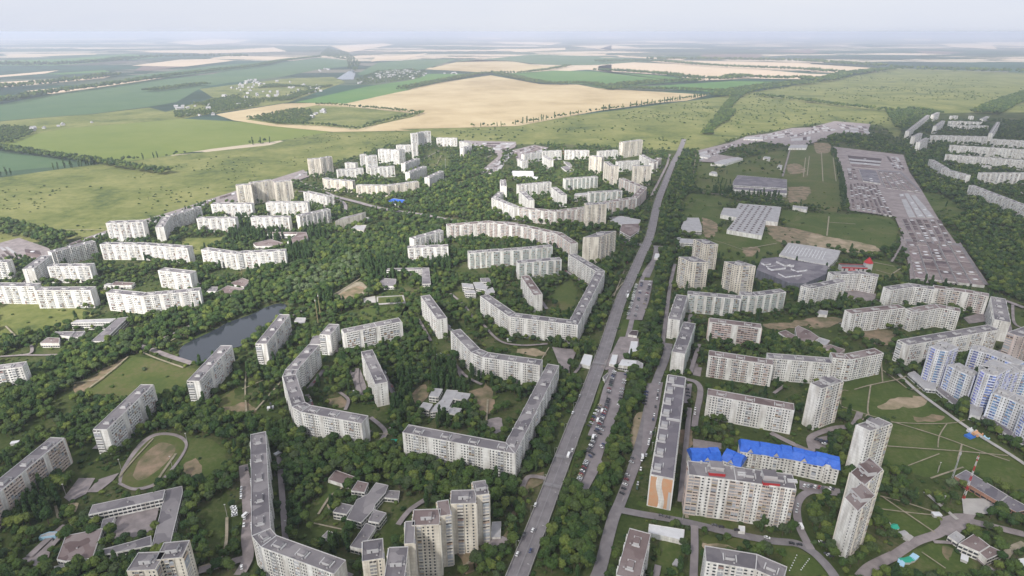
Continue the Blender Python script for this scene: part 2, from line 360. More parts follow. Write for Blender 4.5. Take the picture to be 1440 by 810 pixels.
field('D1:0,345 220,322 700,340 1429,400 E1:0,400 240,405 100,440 D1:1429,437 1000,432 850,440 680,447 500,410 0,380', 'stubble')
field('D1:350,318 500,308 1000,318 1429,328 E1:0,335 500,365 290,400 0,388 D1:1429,380 900,365', 'stubble')
field('D1:270,490 900,448 1350,457 950,515 870,535 500,500', 'cropm'); field('C1:1190,365 1429,337 D1:10,345 0,380 C1:1429,386', 'stubble')
field('C1:370,322 900,270 1429,285 D1:0,290 300,300 340,316 0,340 C1:1150,343 960,338 760,313 440,303', 'cropd')
field('B1:1060,400 1200,325 1429,305 C1:400,300 180,368 100,378 B1:1429,360 1080,410', 'cropd')
for s in ('B1:880,212 1240,195 1300,205 1000,255 940,235', 'B1:1150,320 1180,290 1429,270 C1:200,262 60,300 B1:1250,305', 'B1:70,295 200,278 720,288 600,308 100,300',
          'B1:0,250 500,222 590,250 0,265', 'A1:1110,190 1400,165 B1:350,172 250,190 0,207', 'C1:610,183 1100,190 1020,207 700,197',
          'C1:640,233 880,232 1120,225 1120,240 800,254', 'C1:890,258 1400,265 1380,275 950,265', 'C1:1150,212 1429,208 D1:290,222 0,237 C1:1429,242',
          'D1:120,278 600,300 560,308 150,288', 'E1:860,200 1200,195 1250,235 950,220', 'E1:1100,188 1429,186 1429,215 1200,205',
          'A1:0,165 1000,160 900,172 0,176', 'A1:950,250 1429,240 B1:300,238 0,262 A1:1000,256', 'D1:320,178 680,182 640,192 330,188', 'D1:0,150 190,150 180,160 0,162',
          'E1:150,135 300,133 290,146 170,144', 'E1:600,165 820,165 800,178 640,176', 'C1:780,135 1030,137 1020,144 800,143', 'D1:1290,155 1429,155 1429,165 1300,163',
          'A1:20,270 600,262 560,272 60,282', 'C1:450,150 700,160 680,168 470,162'): field(s, 'stubble')
for s in ('D1:690,272 1100,268 1100,300 700,300', 'D1:1140,248 1429,235 E1:60,250 D1:1429,264', 'E1:700,245 1050,255 900,268 750,262', 'A1:950,350 1230,352 1000,380 900,378'): field(s, 'plough')
field('B1:920,435 990,390 1030,366 1048,400 1035,440 960,441', 'water', 'far_lake') if 'water' in M else None
patch('scrub_ground', 'A1:0,718 300,692 600,672 1000,625 1110,655 1429,560 B1:0,500 600,430 900,420 980,455 600,590 0,680 A1:1200,705 700,745 300,800 0,812', M['meadow'], None, z=.16)
# ------------------------------------------------------------------ city ground
LAYER[0] = 0.14
patch('city_ground', 'W:-700,620 -300,400 0,345 100,336 150,331 230,300 330,274 440,238 540,207 600,192 700,203 800,203 950,212 985,212 1050,190 1150,173 1240,176 1262,196 1278,160 1440,158 1900,200 2300,900 1500,1100 -100,1100 -700,1000', M['grass'], None)
def lawn(s, m='lawn', g=2.0, name='lawn'): patch(name, s, M[m], g)
# open green areas
lawn('W:0,430 60,425 130,440 100,455 30,470 0,472', 'meadow'); lawn('W:185,500 255,515 285,528 235,560 150,562 120,545', 'scrub', 2)
lawn('A4:480,300 860,105 560,330', 'dirt', 0, 'worn_ground'); lawn('W:245,360 320,330 300,345 260,368', 'meadow', 0, 'lawn'); lawn('A2:1220,740 1429,735 B2:180,745 100,790 A2:1230,800', 'meadow')
lawn('W:255,618 300,618 318,650 300,672 262,668 250,645', 'lawn'); lawn('A5:1230,60 1330,10 1350,110 1250,160', 'dirt', 0, 'worn_ground')
lawn('B4:300,260 420,240 450,330 330,420 110,440 220,330', 'scrub', -2, 'lawn'); lawn('B4:120,450 320,420 380,470 300,520 170,510', 'dirt', 0, 'worn_ground')
lawn('W:350,470 420,455 440,500 400,545 330,560', 'grass', 99)
lawn('B3:1090,500 1429,470 C3:60,470 60,560 0,600 B3:1080,600', 'lawn', -3); lawn('D2:620,440 880,470 840,560 880,690 1100,730 1200,800 1240,900 800,880 560,560', 'lawn', -1)
lawn('D3:800,0 1120,0 1220,40 1200,130 970,130 810,70', 'lawn', 2); lawn('D3:970,90 1070,80 1080,120 1000,150', 'dirt', 0, 'worn_ground')
lawn('D2:1130,650 1429,690 E2:400,790 430,850 D2:1429,790 1200,760', 'dirt', 1, 'worn_ground'); lawn('D2:1240,550 1429,570 E2:530,600 560,780 430,800 0,700 D2:1240,640', 'lawn', 1)
lawn('E2:0,120 130,150 200,540 0,530 D2:1240,500 1240,340 1290,140', 'scrub', 0); lawn('D2:680,230 900,230 1250,150 1230,330 700,430', 'scrub', -2)
lawn('E4:215,285 480,230 1030,560 1429,800 E5:1250,80 900,160 E4:480,800 520,560 320,500 210,430', 'lawn', 2)
lawn('E4:440,440 560,380 760,370 760,430 600,450 480,465', 'sand', 0, 'worn_ground'); lawn('E4:700,510 880,500 860,540 720,540', 'dirt', 0, 'worn_ground')
lawn('E5:430,290 880,440 880,500 700,590 600,520 430,400', 'lawn', 0); lawn('E5:500,760 700,640 850,600 1000,660 1120,740 1300,810 600,820', 'lawn', 0)
lawn('E5:870,620 950,630 930,690 880,670', 'dirt', 0, 'worn_ground'); lawn('E5:1000,60 1429,60 1429,300 1060,100', 'lawn', 1)
lawn('D5:390,590 540,600 560,700 480,800 340,800 400,680', 'lawn', -1); lawn('D5:1240,650 1429,680 E5:130,790 0,830 D5:1260,780', 'lawn', 1)
lawn('E2:720,430 840,440 1020,540 1010,620 870,600', 'lawn', -2); lawn('E3:1310,520 1429,560 1429,640 1330,600', 'lawn', -1)
lawn('E3:370,170 540,190 620,290 500,300 380,240', 'scrub', 1); lawn('E2:0,710 430,790 400,850 0,790', 'sand', 1, 'worn_ground')
lawn('D4:540,590 630,590 620,780 540,740', 'dirt', -1, 'worn_ground'); lawn('D4:250,490 330,490 280,720 215,700', 'sand', 1, 'play_ground')
lawn('D5:280,310 600,370 560,440 290,350', 'lawn', 0); lawn('D5:590,390 960,470 940,510 590,440', 'lawn', 0); lawn('D5:720,540 1250,600 1429,680 1200,660 720,590', 'scrub', -1)
lawn('D3:280,250 330,220 390,230 370,310 290,300', 'scrub', 1, 'traffic_island'); lawn('D3:155,620 190,565 290,590 270,640 150,690', 'lawn', 2)
lawn('C3:1040,400 1150,300 1200,400 1150,500 1000,520 1000,450', 'scrub', -2); lawn('C3:380,390 440,395 520,560 480,560', 'scrub', 0)
lawn('C4:590,530 700,520 690,600 640,620 560,590', 'pave', 0, 'play_ground'); lawn('C3:800,770 900,765 980,800 960,815 800,800', 'sand', 0, 'worn_ground')
lawn('Q:320,330 430,240 560,220 640,330 560,420 400,430', 'scrub', -4); lawn('Q:700,560 900,500 1050,480 1000,520 700,600', 'meadow', -2)
lawn('R:460,300 560,220 640,260 620,310 560,330 500,380', 'lawn', -2)
for s, mm, nm in (('E2:20,100 120,105 130,160 40,170', 'dirt', 'worn_ground'), ('D2:1270,250 1340,240 1400,290 1290,310', 'dirt', 'worn_ground'), ('D2:1280,400 1420,400 1400,480 1290,500', 'dirt', 'worn_ground'), ('D2:700,600 800,640 790,720 720,730', 'dirt', 'worn_ground'),
    ('C4:480,330 600,290 570,200 640,380 640,470 560,480', 'dirt', 'worn_ground'), ('C4:90,330 190,300 200,370 110,420', 'dirt', 'worn_ground'), ('B4:850,390 960,370 990,440 900,440', 'dirt', 'worn_ground'), ('B4:1010,200 1080,190 1130,330 1060,360', 'pave', 'yard_paving'),
    ('D3:1110,600 1300,590 1429,560 1429,600 1180,640', 'dirt', 'worn_ground'), ('E3:0,560 200,560 180,600 0,640', 'dirt', 'worn_ground'), ('E3:310,650 520,640 560,720 420,740', 'dirt', 'worn_ground'), ('E3:230,360 440,400 420,470 240,440', 'pave', 'yard_paving'), ('E3:1020,560 1160,520 1200,580 1060,600', 'pave', 'yard_paving'),
    ('D4:620,120 700,180 690,240 640,230', 'pave', 'yard_paving'), ('D5:720,590 880,600 940,630 900,640 740,660', 'sand', 'worn_ground'), ('C5:640,160 860,180 940,120 990,130 900,250 840,280 820,210', 'dirt', 'worn_ground'), ('C5:760,390 810,380 790,450 740,450', 'dirt', 'worn_ground'), ('C5:380,660 640,600 720,520 740,560 660,640 540,680 520,760 430,800', 'dirt', 'worn_ground'),
    ('B5:860,200 930,230 900,330 800,430 740,420 840,260', 'lawn', 'lawn'), ('A5:150,700 280,640 360,560 330,690 250,760', 'pave', 'yard_paving')):
    patch(nm, s, M[mm], 1.5)
for s in ('E2:72,165 82,360', 'E2:122,595 108,725', 'E2:125,634 300,646', 'D2:1395,200 1380,330', 'D2:1420,190 1405,320', 'E2:150,200 170,360', 'E3:380,180 560,215', 'E3:440,240 540,270 600,230'): ribbon('footpath', s, 2.2, M['path'], .5, False)
# school stadium near the left bottom corner
patch('running_track', 'W:166,682 172,660 195,626 218,611 247,611 264,622 258,642 235,672 215,686 188,691', M['pave'], 3, curve=True)
patch('stadium_grass', 'W:171,680 177,660 200,629 220,614.5 245,614.5 260,625 254,642 232,670 213,682.5 189,687', M['scrub'], 0, curve=True)
patch('stadium_clay', 'W:187,670 198,646 223,625 241,626 247,634 234,652 212,670 195,677', M['dirt'], 0, curve=True)
patch('sports_court', 'A5:430,290 530,160 640,160 580,265 470,320', M['pave'], 0); patch('sports_court', 'A5:585,255 660,170 800,125 760,175 660,255', M['pave'], 0)
patch('running_track', 'B3:900,400 1060,320 1120,350 1130,385 1010,460 950,470', M['path'], 1, curve=True); patch('stadium_clay', 'B3:930,410 1050,350 1110,370 1010,445', M['dirt'], 0, curve=True)
patch('sports_court', 'B3:1190,420 1370,410 1385,465 1190,475', M['concrete'], 1); patch('court_turf', 'B3:1200,425 1360,415 1372,455 1200,465', M['scrub'], 0)
patch('sports_court', 'B3:1100,430 1180,415 1185,460 1105,460', M['concrete'], 1)
patch('play_ground', 'A5:430,330 500,320 515,380 465,405', M['sand'], 0)
# pond and its dam
patch('pond_water', 'W:251,503 258,487 300,466 322,454 351,444 385,429 403,430 396,443 378,456 360,470 340,487 315,494 298,508 268,512', M['water'], 4, curve=True)
patch('far_pond', 'W:0,0 1,0 1,1', M['water'], None) if False else None
# roads: the avenue
AV = ribbon('main_avenue', 'W:690,905 728,810 754,745 773,695 792,645 807.5,604 822,568 835,532.5 850,493 861,459 873.5,422 888,391 902,359 914,332 925,285 934.5,260 946,231 955,214 962,196', 14.5, M['asphalt'], 4)
ribbon('main_avenue', 'D3:190,45 240,62 400,85 560,100', 12, M['asphalt'], 1); ribbon('main_avenue', 'D3:330,290 385,160 400,80', 9, M['asphalt'], 1)
ribbon('service_lane', 'C4:1290,640 1350,480 1390,330 1425,240 D4:95,190 150,30 D3:200,700 300,300 380,170', 6, M['asphalt2'], 1)
patch('parking_lot', 'D4:75,205 200,215 165,400 110,560 50,720 25,800 C5:1370,60 1300,190 1250,280 1195,200 C4:1255,770 1330,560 1400,390', M['asphalt2'], 3.5)
patch('parking_lot', 'D3:285,308 372,312 345,450 300,578 192,572', M['asphalt2'], 3.5)
patch('parking_lot', 'D3:150,690 275,690 280,760 240,810 D4:210,110 60,200 20,180 D3:100,790', M['pave'], 3.5)
patch('grass_strip', 'C4:1350,290 1385,262 1330,420 1250,620 1180,800 C5:1150,150 1120,180 1175,30 C4:1200,740 1290,500', M['lawn'], 3)
ribbon('side_street', 'D4:480,20 455,120 400,260 350,420 310,600 255,800 D5:200,200 150,330 110,420 70,560 20,760 -40,900', 9, M['asphalt'], 3)
ribbon('side_street', 'D3:520,200 490,330 470,480 450,640 440,740 D4:470,60', 5, M['asphalt2'], 3)
patch('parking_lot', 'D4:330,290 440,280 400,520 350,700 300,800 D5:240,200 160,330 250,0 D4:290,800', M['asphalt2'], 3.5)
ribbon('side_street', 'D5:130,370 280,400 560,450 900,530 1150,580 1330,600 1429,650 E5:60,700 130,780 180,860', 7, M['asphalt'], 3)
ribbon('side_street', 'D5:640,900 650,640 650,480', 5.5, M['asphalt2'], 3); ribbon('side_street', 'D5:600,430 575,300 570,60', 3, M['path'], 3)
ribbon('side_street', 'D4:590,260 660,280 690,340 660,500 650,580', 6, M['asphalt2'], 3); patch('yard_paving', 'D4:640,660 830,690 830,750 640,780', M['pave'], 0)
patch('yard_paving', 'D4:575,290 635,290 620,420 580,420', M['asphalt2'], 0)
ribbon('side_street', 'D5:1429,640 1350,480 1340,330 1429,250 E5:200,250', 6, M['asphalt2'], 3); patch('parking_lot', 'L:880,390 1000,420 1150,450 1150,500 1000,490 880,450', M['asphalt2'], 3.5)
ribbon('side_street', 'D4:1160,620 1300,690 1429,740 E4:0,650 150,590 280,570 330,480', 6, M['pave'], 3); patch('yard_paving', 'E4:0,660 110,640 110,740 0,720', M['pave'], 0)
ribbon('side_street', 'E5:560,680 700,590 860,530 960,440 1100,460 1429,540', 7, M['pave'], 3); patch('yard_paving', 'E5:860,430 960,400 1110,400 1060,480 960,560 880,540', M['pave'], 1)
ribbon('side_street', 'E5:560,680 400,760 330,830', 8, M['pave'], 3); ribbon('footpath', 'E5:820,590 980,610 1160,740 1250,800', 3, M['pave'], 1)
ribbon('footpath', 'E5:760,255 920,390 980,440', 3, M['concrete'], 1); ribbon('footpath', 'E5:1290,700 1340,640 1429,600', 5, M['path'], 1)
patch('yard_paving', 'E5:1010,300 1200,300 1260,370 1200,400 1090,410 1020,400', M['concrete'], 0)
ribbon('long_footpath', 'E4:540,180 700,330 900,480 1100,620 1340,770 1500,880', 4, M['concrete'], 1)
for s, wd in (('E4:480,200 570,265 640,320', 2.5), ('E4:290,330 400,300 580,262 640,240', 2.5), ('E4:190,440 380,500 540,545 850,640 1150,750 1330,810', 2.2), ('E4:400,300 380,470 410,520', 2.2),
              ('E4:540,550 760,560 950,555 1030,535', 1.8), ('E4:910,560 860,640 850,720', 1.6), ('E4:510,710 1000,745 1320,775', 2), ('E4:1010,700 980,810', 2.2), ('E4:380,495 330,550 290,570', 1.8),
              ('E4:470,130 480,280', 2.2), ('E4:660,330 760,325', 2.2), ('E5:430,275 640,330 850,400', 2.2), ('E5:430,365 620,390 850,415', 1.8), ('E5:480,290 640,400 830,530', 2),
              ('E5:650,80 860,0', 1.6), ('E5:800,165 930,120 1020,90', 2.5), ('E5:740,660 900,770', 1.6), ('E5:860,80 850,120', 1.5),
              ('A5:375,350 400,450', 3), ('A5:570,400 450,510 350,620', 4.5), ('A5:440,480 340,560 200,690', 6), ('A5:1180,0 1050,190 1040,240', 3.5), ('A4:1030,660 900,800 A5:800,160', 2.5),
              ('A4:860,110 730,220 600,320', 3), ('A4:470,290 660,265', 1.8), ('A4:710,375 790,400', 2.5), ('A4:130,100 300,100 590,90', 4), ('A4:0,110 200,90 210,30', 4),
              ('A3:40,620 140,720', 3), ('A3:1050,720 1290,610', 4), ('A3:1040,770 1180,700 1300,620', 2.5), ('A4:940,75 1060,125 1230,185', 3.5), ('B3:610,560 760,480', 4),
              ('B3:890,420 1080,300', 3), ('B3:1010,460 1180,370', 2.5), ('B4:320,170 310,330 320,500', 2.2), ('B4:290,330 430,270', 1.8), ('B4:380,470 550,280', 3), ('B4:920,80 940,0', 4), ('B4:980,470 1000,400 940,350', 4),
              ('B4:1060,190 1060,290 1100,400', 5), ('B4:1150,520 1250,620 1170,720', 5), ('B4:1310,570 1240,640 1200,720', 4), ('B4:1150,630 1350,635', 2), ('B3:880,760 950,670', 4),
              ('C3:350,400 440,480 510,580', 4), ('C3:570,610 680,720 830,750 1000,740', 4), ('C3:130,560 220,720', 4), ('C4:320,80 440,230 560,300', 4), ('C4:600,400 590,560', 3), ('C4:400,200 440,290', 4),
              ('C4:960,130 1010,50', 2), ('C5:640,170 830,185', 2.5), ('C5:400,790 500,710', 3), ('C5:200,300 80,380 0,480', 5), ('B5:300,80 330,400 320,560 330,700 270,820', 9), ('B5:190,430 165,680 0,770', 3.5),
              ('B5:330,700 180,740 0,790', 7), ('B5:800,410 880,290 960,230', 3), ('B5:770,470 1000,520', 2), ('D3:110,420 180,250', 2.5), ('D3:30,500 170,330', 2), ('C5:820,270 870,160 990,170', 5),
              ('D2:700,740 850,780 990,830', 1.8), ('D2:660,180 640,340', 2.5), ('D2:1290,150 1240,330', 5), ('D2:700,440 880,455 1270,490', 4), ('D3:1010,100 1200,65', 3),
              ('Q:330,330 500,240', 4), ('Q:520,290 440,450', 3), ('Q:900,350 1040,290', 4), ('Q:680,500 740,450', 3), ('R:1220,470 1290,330 1340,230', 7), ('R:1340,230 1360,150', 7),
              ('P:820,600 861,640', 5), ('E2:1000,640 1250,680 1429,740', 4), ('E3:540,190 600,90 620,40', 4), ('E3:1350,480 1360,600 1429,640', 4), ('E3:1300,450 1429,500', 9), ('E3:680,330 660,180 600,20', 7),
              ('D4:1180,360 1250,310', 4), ('E4:195,470 205,350 250,345', 2), ('A2:0,800 300,700 700,690', 3), ('C4:1130,100 1150,250 1250,130', 4)):
    ribbon('footpath' if wd < 4 else 'service_road', s, wd * (.62 if wd < 4 else .85), M['path' if wd < 4 else 'pave'], 1.6)
ribbon('dam_road', 'A4:940,40 1040,75 1150,115 1290,160', 7, M['pave'], 1)
ribbon('side_street', 'C2:-100,550 0,565 150,585 330,620 500,640 700,640 800,650', 13, M['asphalt2'], 3); ribbon('side_street', 'B2:930,470 1050,500 1200,540 1429,580', 12, M['asphalt2'], 3)
ribbon('side_street', 'B2:640,350 760,400 930,470', 8, M['asphalt2'], 3); ribbon('side_street', 'B2:640,430 760,440 960,500 980,580', 7, M['asphalt2'], 3)
ribbon('side_street', 'A3:0,90 150,150 300,170 400,190', 9, M['asphalt2'], 3)
patch('yard_paving', 'C4:1030,50 1200,70 1150,180 1090,210 1070,150', M['pave'], 0); patch('yard_paving', 'C5:580,570 700,560 760,590 620,640', M['pave'], 0)
patch('yard_paving', 'A5:780,460 800,420 1070,360 1060,420 1010,560 760,580', M['pave'], 0)
# avenue markings: zebra crossings and lane lines
zb = 0
def along(path, d0, step, n):
    out = []; acc = 0; k = 0
    for i in range(len(path) - 1):
        a = Vector(path[i]); b = Vector(path[i + 1]); L = (b - a).length
        while k < n and d0 + k * step <= acc + L:
            t = (d0 + k * step - acc) / L; out.append((a.lerp(b, t), (b - a).normalized())); k += 1
        acc += L
    return out
mb = MB(); zl = LAYER[0] + .03
for off in (-3.6, 3.6):
    for p, d in along(AV, 0, 14, 100):
        n = Vector((-d.y, d.x)); c = p + n * off; a = c - d * 1.6; b = c + d * 1.6
        mb.face([(*(a - n * .07), zl), (*(b - n * .07), zl), (*(b + n * .07), zl), (*(a + n * .07), zl)][::-1])
for off in (-.18, .18):
    L = along(AV, 0, 12, 115)
    for (p, d), (q, e) in zip(L, L[1:]):
        n = Vector((-d.y, d.x)); m_ = Vector((-e.y, e.x))
        mb.face([(*(p + n * (off - .07)), zl), (*(q + m_ * (off - .07)), zl), (*(q + m_ * (off + .07)), zl), (*(p + n * (off + .07)), zl)][::-1])
tag(mb.build('lane_marking', M['paint']), kind='structure')
for (sx, sy) in ((777, 686), (796, 646.5), (838, 513), (888, 399), (913, 336)):
    q = px2w(sx, sy); best = min(range(len(AV)), key=lambda i: (AV[i][0] - q[0]) ** 2 + (AV[i][1] - q[1]) ** 2)
    a = Vector(AV[max(0, best - 1)]); b = Vector(AV[min(len(AV) - 1, best + 1)]); d = (b - a).normalized(); n = Vector((-d.y, d.x))
    t = (Vector(q) - Vector(AV[best])).dot(d); c0 = Vector(AV[best]) + d * t; mb = MB()
    for k in range(-7, 8):
        c = c0 + n * (k * .95)
        mb.face([(*(c - d * 2 - n * .24), zl), (*(c - d * 2 + n * .24), zl), (*(c + d * 2 + n * .24), zl), (*(c + d * 2 - n * .24), zl)])
    tag(mb.build('zebra_crossing', M['paint']), kind='structure')
# kerbs either side of the avenue
for off in (-7.4, 7.4):
    mb = MB(); A = []
    for i, c in enumerate(AV):
        a = Vector(AV[max(0, i - 1)]); b = Vector(AV[min(len(AV) - 1, i + 1)]); d = (b - a).normalized(); n = Vector((-d.y, d.x)); A.append((Vector(c) + n * (off - .15), Vector(c) + n * (off + .15)))
    for (p, q), (r_, s_) in zip(A, A[1:]):
        mb.face([(*q, zl + .12), (*p, zl + .12), (*r_, zl + .12), (*s_, zl + .12)]); mb.wall(tuple(r_), tuple(p), 0, zl + .12); mb.wall(tuple(q), tuple(s_), 0, zl + .12)
    tag(mb.build('kerb', M['concrete']), kind='structure')
# ------------------------------------------------------------------ buildings
FH = 2.8
PANEL = {}; YARD = []
def panel(pattern, floors, bal, seed=0, fh=FH, lite=False):
    """one 24 m wide facade section: windows, balconies or loggias, stair windows"""
    key = (pattern, floors, bal, seed, fh, lite)
    if key in PANEL: return PANEL[key]
    r = random.Random(str(key)); pr = .45 if 'NNLL' in pattern or lite else .8; nb = len(pattern); bw = 24 / nb
    win, ba = MB(), MB(); wf = win
    for i, ch in enumerate(pattern):
        x0 = i * bw; xc = x0 + bw / 2
        for f in range(floors):
            z = f * fh + .9
            if ch == 'W' or ch == 'N':
                ww = (1.55 if ch == 'W' else .95) / 2 * min(1, bw / 2.9)
                win.box(xc - ww, xc + ww, -.05, 0, z + .85, z + 2.15, 0)
                if not lite: wf.box(xc - ww - .08, xc + ww + .08, -.12, 0, z + .74, z + .84, 1)
            elif ch == 'S':
                win.box(xc - .5, xc + .5, -.05, 0, z - .4, z + .8, 0)
            elif ch == 'T':
                win.box(xc - bw * .42, xc + bw * .42, -.05, 0, z + .6, z + 2.3, 0)
                if not lite: wf.box(xc - .06, xc + .06, -.09, 0, z + .6, z + 2.3, 1)
            elif ch == 'L':
                u = x0 + .12; v = x0 + bw - .12
                ba.box(u, v, -pr, 0, z - .12, z + 1.0, 0 if r.random() < .74 else r.choice((3, 4, 5)))
                if r.random() < (.34 if 'LLLL' in pattern else .55): ba.box(u + .05, v - .05, -pr + .05, 0, z + 1.0, z + 2.35, 1)
                else:
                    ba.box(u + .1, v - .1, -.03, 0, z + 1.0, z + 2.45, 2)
                if r.random() < .3 and not lite: ba.box(u + bw * .45, u + bw * .55, -pr - .03, 0, z + 1.0, z + 2.35, 0)
        if ch == 'L' and not lite:
            for xx in (x0 + .02, x0 + bw - .12): ba.box(xx, xx + .1, -pr - .04, 0, .7, floors * fh + .9, 0)
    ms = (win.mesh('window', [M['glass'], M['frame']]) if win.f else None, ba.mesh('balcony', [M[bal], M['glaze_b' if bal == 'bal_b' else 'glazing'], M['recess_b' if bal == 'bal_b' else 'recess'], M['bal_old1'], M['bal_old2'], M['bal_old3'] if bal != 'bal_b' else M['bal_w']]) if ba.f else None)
    PANEL[key] = ms; return ms
def facade(root, a, b, z0, floors, patterns, bal, fh=FH, lite=False, off=(0, 0)):
    """hang facade sections along the wall a-b (outside is right of a to b), a part for each section"""
    a = Vector(a); b = Vector(b); L = (b - a).length
    if L < 5: return
    n = max(1, round(L / 24)); sx = L / n / 24; d = (b - a) / L; rz = math.atan2(d.y, d.x)
    pat0 = patterns
    for i in range(n):
        pat = pat0[i % len(pat0)]
        if sx < .75: k = max(2, round(len(pat) * sx)); pat = pat[:k]
        p = a + d * (L / n * i)
        for nm, me in zip(('window', 'balcony'), panel(pat, floors, bal, i % 3, fh, lite)):
            if me is not None: tag(obj(nm, me, root, (p.x, p.y, z0), (0, 0, rz), (sx, 1, 1)), kind='stuff')
STY = {  # wall, roof, front patterns, back patterns, end pattern, balcony
 'panel': ('wall_white', 'roof_grey', ['NWLWWLWN', 'WNLWWLNW'], ['WWNLLNWW'], 'BWBBWB', 'bal_w'),
 'long': ('wall_white', 'roof_grey', ['BNWNLLNWNB'], ['BWNSNWLLWNSNWB'[:10]], 'BBWB', 'bal_w'),
 'longp': ('wall_pink', 'roof_brown', ['BNWNLLNWNB'], ['BWLSLWLLWB'], 'BBWB', 'bal_p'),
 'stripe': ('wall_white', 'roof_grey', ['BLLLLLLB'], ['BWNSSNWB'], 'LBBL', 'bal_w'),
 'stripep': ('wall_white', 'roof_grey', ['BLLLLLLB'], ['BWNSSNWB'], 'LBBL', 'bal_p'),
 'court': ('wall_white', 'roof_brown', ['BWLLWWLLWB'], ['BWLLWWLLWB'], 'BWWB', 'bal_p'),
 'green': ('wall_white', 'roof_grey', ['BLLLBBLLLB'], ['BWLLWWLLWB'], 'BBBB', 'bal_g'),
 'white': ('wall_white', 'roof_grey', ['BLLNNLLB'], ['BLLNNLLB'], 'BBNB', 'bal_w'),
 'tower': ('wall_cream', 'roof_grey', ['BWLLBNWNB'], ['BWLLBNWNB'], 'LWNB', 'bal_c'),
 'towerg': ('wall_white', 'roof_grey', ['BWLLBNWNB'], ['BWLLBNWNB'], 'BWNB', 'bal_w'),
 'slab13': ('wall_white', 'roof_grey', ['LLNNLNNL'], ['LLNNLNNL'], 'BLLB', 'bal_p'),
 'blue': ('wall_blue', 'roof_light', ['WLLNWWLLNW'], ['WLLNWWLLNW'], 'WLLW', 'bal_b'),
 'orange': ('wall_white', 'roof_purple', ['LLTLLTLLTL'], ['LLTLLTLLTL'], 'BBBB', 'bal_w'),
 'school': ('wall_white', 'roof_grey', ['TTTTTTTT'], ['TTTTTTTT'], 'BTTB', 'bal_w'),
 'hall': ('wall_cream', 'roof_grey', ['BBBBBBBB'], ['BBBBBBBB'], 'BBBB', 'bal_w'),
}
def prism(mb, poly, z0, z1, par=.7, cap=True):
    n = len(poly); c = Vector((sum(p[0] for p in poly) / n, sum(p[1] for p in poly) / n))
    inn = []
    for i in range(n):                       # inset corner
        a, b, d = Vector(poly[i - 1]), Vector(poly[i]), Vector(poly[(i + 1) % n])
        u = (b - a).normalized(); v = (d - b).normalized(); nu = Vector((-u.y, u.x)); nv = Vector((-v.y, v.x)); m = nu + nv
        k = .28 / max(.35, m.dot(nu)); inn.append(b + m * k)
    acc = 0
    for i in range(n):
        p, q = poly[i], poly[(i + 1) % n]; mb.wall(p, q, z0, z1 + par, 0)
        P, Q = inn[i], inn[(i + 1) % n]
        mb.face([(*p, z1 + par), (*q, z1 + par), (*Q, z1 + par), (*P, z1 + par)], 1)
        mb.wall(tuple(Q), tuple(P), z1, z1 + par, 1)
    return [tuple(p) for p in inn]
def housing(root, x, y, z, rz, kind, roofm, wallm='parapet', off=(0, 0)):
    key = ('housing', kind, roofm, wallm)
    if key not in PANEL:
        mb = MB()
        if kind == 'lift': mb.box(-3.6, 3.6, -2.6, 2.6, 0, 3.2, 0, top_m=1); mb.box(-1, -.2, -2.66, -2.6, .1, 2, 2); mb.box(3.602, 5.4, -1.6, 1, 0, 1.6, 0, top_m=1)
        elif kind == 'small': mb.box(-3, 3, -2.2, 1.6, 0, 2.2, 0, top_m=1); mb.box(-4.4, -3.7, -3, 2.4, 0, 1.1, 0); mb.box(3.7, 4.4, -3, 2.4, 0, 1.1, 0)
        elif kind == 'vent': mb.box(-.5, .5, -.5, .5, 0, 1.3, 0); mb.box(-.65, .65, -.65, .65, 1.3, 1.45, 1)
        PANEL[key] = mb.mesh({'lift': 'lift_housing', 'small': 'roof_hatch', 'vent': 'vent'}[kind], [M[wallm], M[roofm], M['recess']])
    return obj(PANEL[key].name.split('.')[0], PANEL[key], root, (x - off[0], y - off[1], z), (0, 0, rz))
